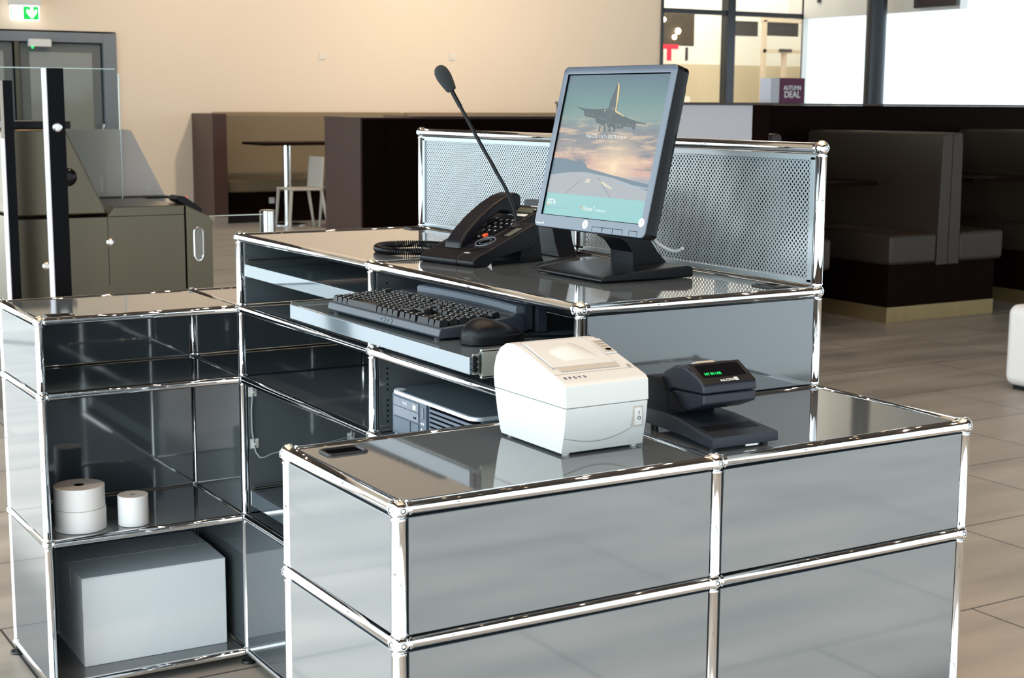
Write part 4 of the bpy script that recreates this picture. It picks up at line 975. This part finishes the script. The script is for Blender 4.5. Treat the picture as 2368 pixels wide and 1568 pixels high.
# exit sign
ex = thing('exit_sign', 'green and white lit emergency exit sign above the double door', 'sign', (2.81, 15.26, 2.37))
M().slot('clip').bb((-.165, -.03, .072), (.18, .05, .16), .006).obj('sign_housing', parent=ex)
M().slot('white_em').bb((-.150, -.012, -.085), (.158, .012, .070)).obj('light_panel', parent=ex)
M().slot('green_em').bb((-.015, -.0135, -.080), (.152, -.0122, .064)).obj('green_field', parent=ex); M().slot('green_em').bb((-.148, -.0135, -.080), (-.134, -.0122, .064)).obj('green_strip', parent=ex)
m = M().slot('white_em')
for pts in ([(.063, .055), (.091, .055), (.091, .004), (.063, .004)], [(.077, -.068), (.130, -.005), (.130, .032), (.108, .018), (.077, -.020)], [(.077, -.068), (.024, -.005), (.024, .032), (.046, .018), (.077, -.020)]): m.quad([(x, -.0145, z) for x, z in pts])
m.obj('down_arrow', parent=ex)
m = M().slot('green_em').sph((-.062, -.0145, .036), .010, 12, 6, (1, .1, 1))
for a, b in (((-.062, .022), (-.075, -.015)), ((-.075, -.015), (-.055, -.040)), ((-.055, -.040), (-.045, -.068)), ((-.075, -.015), (-.090, -.040)), ((-.090, -.040), (-.118, -.045)), ((-.063, .020), (-.040, .004)), ((-.040, .004), (-.022, .014)), ((-.066, .018), (-.090, .004))): m.tube([(a[0], -.0145, a[1]), (b[0], -.0145, b[1])], .0048, 6)
m.obj('running_figure', parent=ex)
# wall sockets
for x, z, l in ((6.42, 1.973, 'small white wall switch, left one high on the cream wall'), (8.247, 2.0, 'small white wall switch, right one high on the cream wall')):
    t = thing('wall_switch', l, 'switch', (x, WY, z), group='switches on the cream wall')
    M().slot('clip').box((0, -.006, 0), (.085, .012, .085), bev=.004).obj('cover_plate', parent=t)
    M().slot('wall').box((0, -.013, 0), (.05, .003, .05), bev=.001).obj('rocker', parent=t)
# glass partition to the shop hall
m = M().slot('wframe').bb((12.757, WY - .05, 0), (12.90, WY + .1, CZ)).bb((11.63, WY - .03, 2.684), (WX + .2, WY + .08, 2.75))
w1 = struct('window_1', m)
M().slot('glass').bb((11.64, WY + .02, 0), (12.755, WY + .028, 2.68)).obj('glass_pane', parent=w1)
M().slot('glass').bb((12.905, WY + .02, 0), (WX, WY + .028, 2.68)).obj('glass_pane', parent=w1)
# right window wall facing the apron
m = M().slot('shopw').bb((WX, 12.33, 2.68), (WX + .15, WY + .3, CZ)).bb((WX, YF, 0), (WX + .15, 12.33, .5)).bb((WX, 12.33, 0), (WX + .15, WY + .3, .5))
m.bb((WX, YF, 3.6), (WX + .15, 12.33, CZ)).bb((WX, YF, .5), (WX + .15, 4.0, 3.6)); struct('wall_right', m)
m = M().slot('shopw').bb((WX, 15.36, .5), (WX + .1, 15.4, CZ)); m.slot('wframe')
for y in (4.0, 6.4, 8.8): m.bb((WX, y - .04, .5), (WX + .1, y + .04, 3.6))
m.bb((WX - .02, 15.0, 2.9), (WX + .06, 15.06, CZ)); struct('window_2', m)
pl_ = thing('round_column', 'dark round steel column in front of the bright windows', 'column', (13.73, 13.37, 0))
M().slot('wframe').lathe([(.14, 0), (.14, CZ)], n=40).obj('shaft', parent=pl_)
sg = M().slot('sign').bb((WX - .06, 12.34, 2.72), (WX - .02, 13.10, 3.1)); sg.slot('purple').bb((WX - .065, 12.45, 2.80), (WX - .062, 13.0, 2.81))
sg = sg.obj('hanging_sign'); sg['label'] = 'dark hanging sign cut off by the top edge near the bright windows'; sg['category'] = 'sign'
# shop hall beyond the glass
m = M().slot('shopw').bb((10, 19.0, 2.1), (18.4, 19.2, CZ)); m.slot('shopb').bb((10, 19.0, 0), (18.4, 19.2, 2.1)); m.slot('shopw').bb((10.0, 15.6, 0), (10.1, 19, CZ)).prism([(WX + .1, 15.5), (WX + .15, 15.42), (18.5, 19.15), (18.35, 19.2)], 'z', 0, CZ)
m.slot('shopw').bb((13.3, 18.96, 1.0), (14.9, 18.99, 1.55))
struct('wall_shop', m)
def fs(name, mt, x0, x1, z0, z1, label, cat, y=18.5, d=.03, group=None):
    o = M().slot(mt).bb((x0, y, z0), (x1, y + d, z1)).obj(name); o['label'] = label; o['category'] = cat
    if group: o['group'] = group
    return o
po = fs('dark_poster', 'poster', 13.45, 14.60, 2.38, 2.95, 'dark brown poster with light spots beyond the glass', 'poster')
M().slot('lamp').sph((13.95, 18.49, 2.80), .04, 10, 6).sph((14.25, 18.49, 2.62), .05, 10, 6).sph((14.18, 18.49, 2.52), .04, 10, 6).obj('light_spots', parent=po)
rs = thing('red_letter_sign', 'red lit letter T hanging beyond the glass below the dark poster', 'sign', (14.0, 18.4, 2.27))
M().slot('red_em').bb((-.15, 0, .05), (.20, .03, .12), .005).bb((-.02, 0, -.14), (.06, .03, .06), .005).obj('letter_t', parent=rs)
M().slot('red_em').bb((-.34, 0, .06), (-.24, .03, .12), .005).obj('letter_end', parent=rs)
bl = fs('black_hanger', 'sign', 14.44, 14.48, 2.14, 2.36, 'thin black upright bar right of the red letter', 'bar')
fs('shop_board', 'sign', 15.35, 15.98, 2.58, 2.83, 'dark red and grey shop board, left of the pair beyond the glass', 'sign', group='shop boards beyond the glass')
fs('shop_board', 'sign', 16.10, 16.90, 2.60, 2.85, 'dark red and grey shop board, right of the pair beyond the glass', 'sign', group='shop boards beyond the glass')
sd = thing('shop_door', 'beige framed glazed shop door standing beyond the glass partition', 'door', (16.5, 18.3, 0))
m = M().slot('shopf')
for x in (15.96, 16.42, 16.92): m.bb((x - .04, 18.28, 0), (x + .04, 18.34, 2.85 if x != 16.42 else 2.3), .003)
m.bb((15.9, 18.28, 2.30), (17.0, 18.34, 2.36)).bb((15.9, 18.28, 2.82), (17.0, 18.34, 2.9)); m.obj('door_frame', parent=sd, world=True)
M().slot('sign').bb((16.28, 18.24, 2.32), (16.54, 18.28, 2.37)).obj('door_closer', parent=sd, world=True)
M().slot('yellow').cyl((16.06, 18.26, 1.76), (16.06, 18.24, 1.76), .09, 20).obj('yellow_dot', parent=sd, world=True)
M().slot('yellow').cyl((16.62, 18.26, 1.80), (16.62, 18.24, 1.80), .07, 20).obj('yellow_dot', parent=sd, world=True)
M().slot('hole').bb((15.98, 18.24, 1.50), (16.13, 18.26, 1.57)).bb((15.98, 18.24, 1.60), (16.13, 18.26, 1.67)).obj('black_stripe', parent=sd, world=True)

# ------------------------------------------------------------------ booths and seating
# bench along the cream wall, left
wb = thing('wall_bench', 'olive upholstered wall bench inside the far left booth', 'bench', (6.5, 15.0, 0))
M().slot('leather2').prism([(15.10, .44), (15.16, 1.275), (15.26, 1.29), (15.37, 1.28), (15.37, .44)], 'x', 4.93, 7.45, .03, 3).obj('backrest', parent=wb, world=True)
M().slot('leather2').prism([(15.10, .44), (15.16, 1.275), (15.26, 1.29), (15.37, 1.28), (15.37, .44)], 'x', 7.47, 10.5, .03, 3).obj('backrest', parent=wb, world=True)
M().slot('leather2').bb((4.93, 14.76, .36), (10.5, 15.18, .50), .03, 3).obj('seat', parent=wb, world=True)
M().slot('woodd').bb((4.93, 14.84, .0), (10.5, 15.35, .36)).obj('bench_base', parent=wb, world=True)
M().slot('clip').bb((5.46, 14.832, .22), (5.53, 14.84, .29), .003).obj('floor_socket', parent=wb, world=True)
ep = thing('booth_end_panel', 'walnut end panel of the far left booth with steel plinth', 'panel', (4.83, 15.0, 0))
m = M().slot('wood').bb((4.73, 14.69, .09), (4.90, WY - .005, 1.275), .003); m.obj('side_board', parent=ep, world=True)
M().slot('steelb').bb((4.735, 14.70, 0), (4.895, WY - .02, .09)).obj('plinth', parent=ep, world=True)
# second booth in the middle distance
b2 = thing('booth_partition', 'dark walnut booth partition in the middle distance, behind the perforated screen', 'partition', (7.2, 10.2, 0))
M().slot('wood').bb((4.27, 9.80, .09), (4.29, 10.54, 1.27), .002).obj('lit_end_board', parent=b2, world=True)  # paler wood paints the light falling on this end face
M().slot('woodd').bb((4.29, 9.80, .09), (10.0, 10.54, 1.27), .003).obj('long_board', parent=b2, world=True)  # darker wood carries the shade of the partition's long side
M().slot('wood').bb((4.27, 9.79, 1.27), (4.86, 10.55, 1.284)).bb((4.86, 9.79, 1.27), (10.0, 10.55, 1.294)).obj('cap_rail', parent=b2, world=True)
M().slot('steelb').bb((4.29, 9.82, 0), (9.98, 10.5, .09)).obj('plinth', parent=b2, world=True)
M().slot('hole').bb((4.515, 9.799, .09), (4.525, 9.8005, 1.265)).obj('board_joint', parent=b2, world=True)
# table and cream chairs in the far booth
ct = thing('cafe_table', 'dark topped cafe table with slim steel leg in the far left booth', 'table', (5.49, 14.34, 0))
M().slot('woodd').bb((-.42, -.34, .925), (.75, .32, .955), .004).obj('table_top', parent=ct)
M().slot('steelb').cyl((0, 0, .02), (0, 0, .925), .045, 20).obj('column', parent=ct)
M().slot('steelb').lathe([(0, 0), (.22, 0), (.22, .012), (.05, .025), (0, .025)], n=28).obj('foot_plate', parent=ct)
def chair(x, y, label):
    c = thing('cream_chair', label, 'chair', (x, y, 0), 0, 'cream chairs at the cafe table')
    M().slot('chair').prism([(-.20, .430), (-.20, .455), (.19, .450), (.20, .43), (.19, .425)], 'y', -.21, .21, .008, 3).obj('seat', parent=c)
    M().slot('chair').prism([(.175, .45), (.185, .60), (.205, .80), (.220, .80), (.205, .60), (.20, .45)], 'y', -.20, .20, .006, 3).obj('backrest', parent=c)
    for sx, sy in ((-1, -1), (-1, 1), (1, -1), (1, 1)):
        a = (sx * .18, sy * .185, .44); b_ = (sx * .205 + (.05 if sx > 0 else -.01), sy * .20, 0)
        M().slot('chair').tube([a, ((a[0] + b_[0]) / 2, (a[1] + b_[1]) / 2, .22), b_], [.020, .018, .013], 8).obj('leg', parent=c)
    return c
chair(5.47, 13.93, 'cream plastic chair standing clear of the walnut partition')
chair(5.93, 13.75, 'cream plastic chair half hidden by the walnut partition')
# white counter and purple box
wc = thing('white_partition', 'white laminate partition with brown top, just right of the monitor', 'partition', (4.2, 5.0, 0))
M().slot('lav').bb((3.90, 4.952, 1.12), (4.512, 5.04, 1.404), .003).obj('white_panel', parent=wc, world=True)
M().slot('woodd').bb((3.90, 4.955, 0), (4.512, 5.04, 1.119), .002).obj('dark_lower_board', parent=wc, world=True)
M().slot('woodd').bb((4.515, 4.95, 0), (4.64, 5.04, 1.404), .002).obj('dark_end_post', parent=wc, world=True)
M().slot('wood').bb((3.89, 4.94, 1.4045), (4.65, 5.05, 1.419), .002).obj('cap_rail', parent=wc, world=True)
db = thing('display_box', 'purple and white AUTUMN DEAL display box standing on the dark partition', 'display box', (6.095, 6.50, 1.4205))
M().slot('purple').bb((-.075, -.05, 0), (.162, .07, .180), .002).obj('purple_front', parent=db)
M().slot('lav').bb((-.160, -.048, 0), (-.077, .07, .178), .002).obj('white_side', parent=db)
text('display_text', 'AUTUMN', 'white', db, .046, frame((.043, -.0515, .108), (1, 0, 0), (0, 0, 1)), align='CENTER', ext=.001, bold=.0008, width=.165)
text('display_text', 'DEAL', 'white', db, .066, frame((.043, -.0515, .060), (1, 0, 0), (0, 0, 1)), align='CENTER', ext=.001, bold=.0012, width=.150)

# long dark back wall of the right-hand booths
lw = thing('booth_back_wall', 'long dark wenge partition behind the right-hand leather booths', 'partition', (9, 6.5, 0))
M().slot('woodd').bb((4.20, 6.42, 0), (12.5, 6.60, 1.405), .003).obj('long_board', parent=lw, world=True)
M().slot('wood').bb((4.20, 6.40, 1.406), (12.5, 6.62, 1.42), .002).obj('cap_rail', parent=lw, world=True)
# back-to-back leather benches
def dbl_bench(xc, label, right=True, y0=5.085):
    t = thing('leather_booth_bench', label, 'bench', (xc, y0, 0), 0, 'back-to-back leather booth benches')
    y1 = 1.31
    for s in (-1, 1):
        M().slot('leather').prism([(s * .105, .36), (s * .103, .58), (s * .092, 1.10), (s * .085, 1.215), (s * .07, 1.232), (s * .012, 1.232), (s * .003, 1.22), (s * .003, .36)], 'y', 0, y1, .010, 3).obj('backrest', parent=t)
        M().slot('leather').bb((s * .108, -.002, .375), (s * .53, y1, .575), .028, 4).obj('seat', parent=t)
    M().slot('woodd').bb((-.52, .02, .10), (.475, y1, .375), .002).obj('bench_base', parent=t)
    M().slot('brass').bb((-.525, .018, 0), (.480, y1, .10), .001).obj('brass_plinth', parent=t)
    return t
proto = dbl_bench(6.345, 'taupe leather back-to-back bench with brass plinth, nearest and fully in view')
c2 = copy_tree(proto); c2.location = (7.90, 5.085, 0); c2['label'] = 'taupe leather back-to-back bench cut off by the right edge of the photo'
c3 = copy_tree(proto); c3.location = (4.772, 5.085, 0); c3['label'] = 'taupe leather back-to-back bench mostly hidden behind the tall counter screen'
def booth_table(x, label):
    t = thing('booth_table', label, 'table', (x, 5.75, 0), 0, 'dark tables between the leather benches')
    M().slot('woodd').bb((-.33, -.45, .885), (.33, .60, .915), .004).obj('table_top', parent=t)
    M().slot('wframe').cyl((0, .1, .01), (0, .1, .885), .04, 18).obj('column', parent=t)
    M().slot('wframe').lathe([(0, 0), (.2, 0), (.2, .012), (0, .02)], (0, .1, 0), 24).obj('foot_plate', parent=t)
booth_table(5.56, 'dark wooden table in front of the nearest leather bench, left of it')
booth_table(7.12, 'dark wooden table between the nearest leather bench and the cut off one')
pf = thing('white_pouf', 'white rounded seat block cut off by the right edge of the photo', 'pouf', (4.92, 2.86, 0))
M().slot('pouf').box((0, 0, .225), (.52, .56, .41), bev=.05, seg=5).obj('cushion_block', parent=pf)
M().slot('black').box((0, 0, .010), (.44, .48, .02)).obj('plinth', parent=pf)

# ------------------------------------------------------------------ the hall around: glazed facades left and behind the camera
def facade(name, axis, c, a0, a1, step, z0=.12, z1=3.0, solid=()):
    m = M().slot('wframe')
    def seg(u0, u1, e, f, th=.05):
        if axis == 'x': m.bb((c - th, u0, e), (c + th, u1, f))
        else: m.bb((u0, c - th, e), (u1, c + th, f))
    seg(a0, a1, 0, z0); seg(a0, a1, z1, z1 + .1)
    u = a0
    while u <= a1 + .01: seg(u - .03, u + .03, z0, z1, .06); u += step
    o = struct(name, m)
    m = M().slot('ceil')
    if axis == 'x': m.bb((c - .05, a0, z1 + .1), (c + .05, a1, CZ))
    else: m.bb((a0, c - .05, z1 + .1), (a1, c + .05, CZ))
    struct('wall_' + ('left' if axis == 'x' else 'front'), m)
    return o
facade('window_3', 'x', XL, YF, WY, 9.6, z0=.02)
facade('window_4', 'y', YF, XL, WX, 8.65, z0=.02)
# ceiling downlights (seen as sparkles in the chrome)
k = 0
for x in (-2.2, -.6, 1.2, 3.0, 5.4, 8.0):
    for y in (-2.6, -.6, 1.4, 4.0):
        o = M().slot('lamp').lathe([(0, -.004), (.07, -.004), (.085, 0)], (x, y, CZ), 20).obj('ceiling_downlight')
        o['label'] = 'small warm recessed downlight in the taupe ceiling'; o['category'] = 'lamp'; o['group'] = 'ceiling downlights'

# ------------------------------------------------------------------ light
wd = bpy.data.worlds.new('overcast_sky'); S.world = wd; wd.use_nodes = True
nt = wd.node_tree; bg = nt.nodes['Background']; N = nt.nodes.new; L = nt.links.new
tc = N('ShaderNodeTexCoord'); sp = N('ShaderNodeSeparateXYZ'); L(tc.outputs['Generated'], sp.inputs['Vector'])
# brighter sky on the -X side, ground slightly darker than the sky
cm = N('ShaderNodeMapRange'); L(sp.outputs['X'], cm.inputs['Value']); cm.inputs['From Min'].default_value = -1; cm.inputs['From Max'].default_value = .35; cm.inputs['To Min'].default_value = 6.0; cm.inputs['To Max'].default_value = 1.55
gz = N('ShaderNodeMapRange'); L(sp.outputs['Z'], gz.inputs['Value']); gz.inputs['From Min'].default_value = -.10; gz.inputs['From Max'].default_value = .02; gz.inputs['To Min'].default_value = .85; gz.inputs['To Max'].default_value = 1
mu = N('ShaderNodeMath'); mu.operation = 'MULTIPLY'; L(cm.outputs['Result'], mu.inputs[0]); L(gz.outputs['Result'], mu.inputs[1])
bg.inputs['Color'].default_value = (.79, .925, 1.0, 1); 
ex_ = N('ShaderNodeMapRange'); L(sp.outputs['X'], ex_.inputs['Value']); ex_.inputs['From Min'].default_value = .55; ex_.inputs['From Max'].default_value = .9; ex_.inputs['To Min'].default_value = 0; ex_.inputs['To Max'].default_value = 2.0
ad = N('ShaderNodeMath'); L(mu.outputs[0], ad.inputs[0]); L(ex_.outputs['Result'], ad.inputs[1]); L(ad.outputs[0], bg.inputs['Strength'])
def portal(loc, rot, sx, sy):
    li = bpy.data.lights.new('daylight_portal', 'AREA'); li.shape = 'RECTANGLE'; li.size = sx; li.size_y = sy; li.cycles.is_portal = True
    o = bpy.data.objects.new('daylight_portal', li); COL.objects.link(o); o.location = loc; o.rotation_euler = rot
portal((XL, (YF + WY) / 2, 1.51), (0, R(-90), 0), 2.98, WY - YF)
portal(((XL + WX) / 2, YF, 1.51), (R(90), 0, 0), WX - XL, 2.98)
portal((WX, 9.7, 2.05), (0, R(90), 0), 3.1, 11.4)
def area(name, loc, rot, sx, sy, p, col):
    li = bpy.data.lights.new(name, 'AREA'); li.shape = 'RECTANGLE'; li.size = sx; li.size_y = sy; li.energy = p; li.color = col
    o = bpy.data.objects.new(name, li); COL.objects.link(o); o.location = loc; o.rotation_euler = rot; return o
def spot(loc, tgt, p, col, ang, blend=1, rad=.15):
    li = bpy.data.lights.new('warm_spot', 'SPOT'); li.energy = p; li.color = col; li.spot_size = R(ang); li.spot_blend = blend; li.shadow_soft_size = rad
    o = bpy.data.objects.new('warm_spot', li); COL.objects.link(o); o.location = loc; o.rotation_euler = (Vector(tgt) - Vector(loc)).to_track_quat('-Z', 'Y').to_euler()
area('shop_fill_light', (13.8, 17.3, 6.3), (0, 0, 0), 5, 2.6, 620, (1, .93, .82))  # added fill that brightens the shop hall and its upper wall
spot((6.0, 10.6, 4.4), (6.1, 15.4, 1.4), 560, (1, .85, .70), 95, 1, .12)
spot((8.6, 10.9, 4.4), (8.9, 15.4, 1.3), 430, (1, .85, .70), 85, 1, .12)
for x in (3.0, 6.0, 9.0, 12.0): spot((x, 10.5, CZ - .05), (x, 15.4, 4.8), 620, (1, .86, .72), 80, 1, .12)  # added wash on the unseen upper wall, for reflections in the counter tops
for x in (-2.2, -.6, 1.2, 3.0):
    for y in (-2.6, -.6, 1.4, 4.0): spot((x, y, CZ - .03), (x, y, 0), 135, (1, .74, .52), 100, .6, .06)
for x, y in ((5.4, 9.0), (8.0, 12.5), (4.0, 12.5)): spot((x, y, CZ - .03), (x, y, 0), 260, (1, .78, .58), 90, .6, .06)
su = bpy.data.lights.new('sun', 'SUN'); su.energy = 20; su.angle = R(1.5); su.color = (.84, .93, 1)
so_ = bpy.data.objects.new('sun', su); COL.objects.link(so_); so_.rotation_euler = Vector((.6 * math.cos(R(43)), .8 * math.cos(R(43)), -math.sin(R(43)))).to_track_quat('-Z', 'Y').to_euler()

# ------------------------------------------------------------------ camera
cam = bpy.data.cameras.new('camera'); co = bpy.data.objects.new('camera', cam); COL.objects.link(co); S.camera = co
yw, pt, rl = R(58.8465), R(-8.8822), R(.3319)
fw = Vector((math.cos(pt) * math.cos(yw), math.cos(pt) * math.sin(yw), math.sin(pt))); rt = Vector((math.sin(yw), -math.cos(yw), 0)); up = rt.cross(fw)
r2 = rt * math.cos(rl) + up * math.sin(rl); u2 = up * math.cos(rl) - rt * math.sin(rl)
co.matrix_world = Matrix(((r2[0], u2[0], -fw[0], -1.318), (r2[1], u2[1], -fw[1], -1.972), (r2[2], u2[2], -fw[2], 1.403), (0, 0, 0, 1)))
cam.sensor_width = 36; cam.lens = 3477.36 / 2368 * 36; cam.clip_start = .05; cam.clip_end = 100
cam.dof.use_dof = True; cam.dof.focus_distance = 2.55; cam.dof.aperture_fstop = 15

vs = S.view_settings; vs.view_transform = 'Standard'; vs.look = 'None'; vs.gamma = 1; vs.exposure = -.12; vs.use_curve_mapping = False
cy = S.cycles
cy.use_denoising = True; cy.use_adaptive_sampling = True; cy.adaptive_threshold = .025; cy.max_bounces = 8; cy.diffuse_bounces = 4; cy.glossy_bounces = 6; cy.transmission_bounces = 8; cy.transparent_max_bounces = 12
cy.sample_clamp_indirect = 8; cy.caustics_reflective = False; cy.caustics_refractive = False; cy.blur_glossy = .3
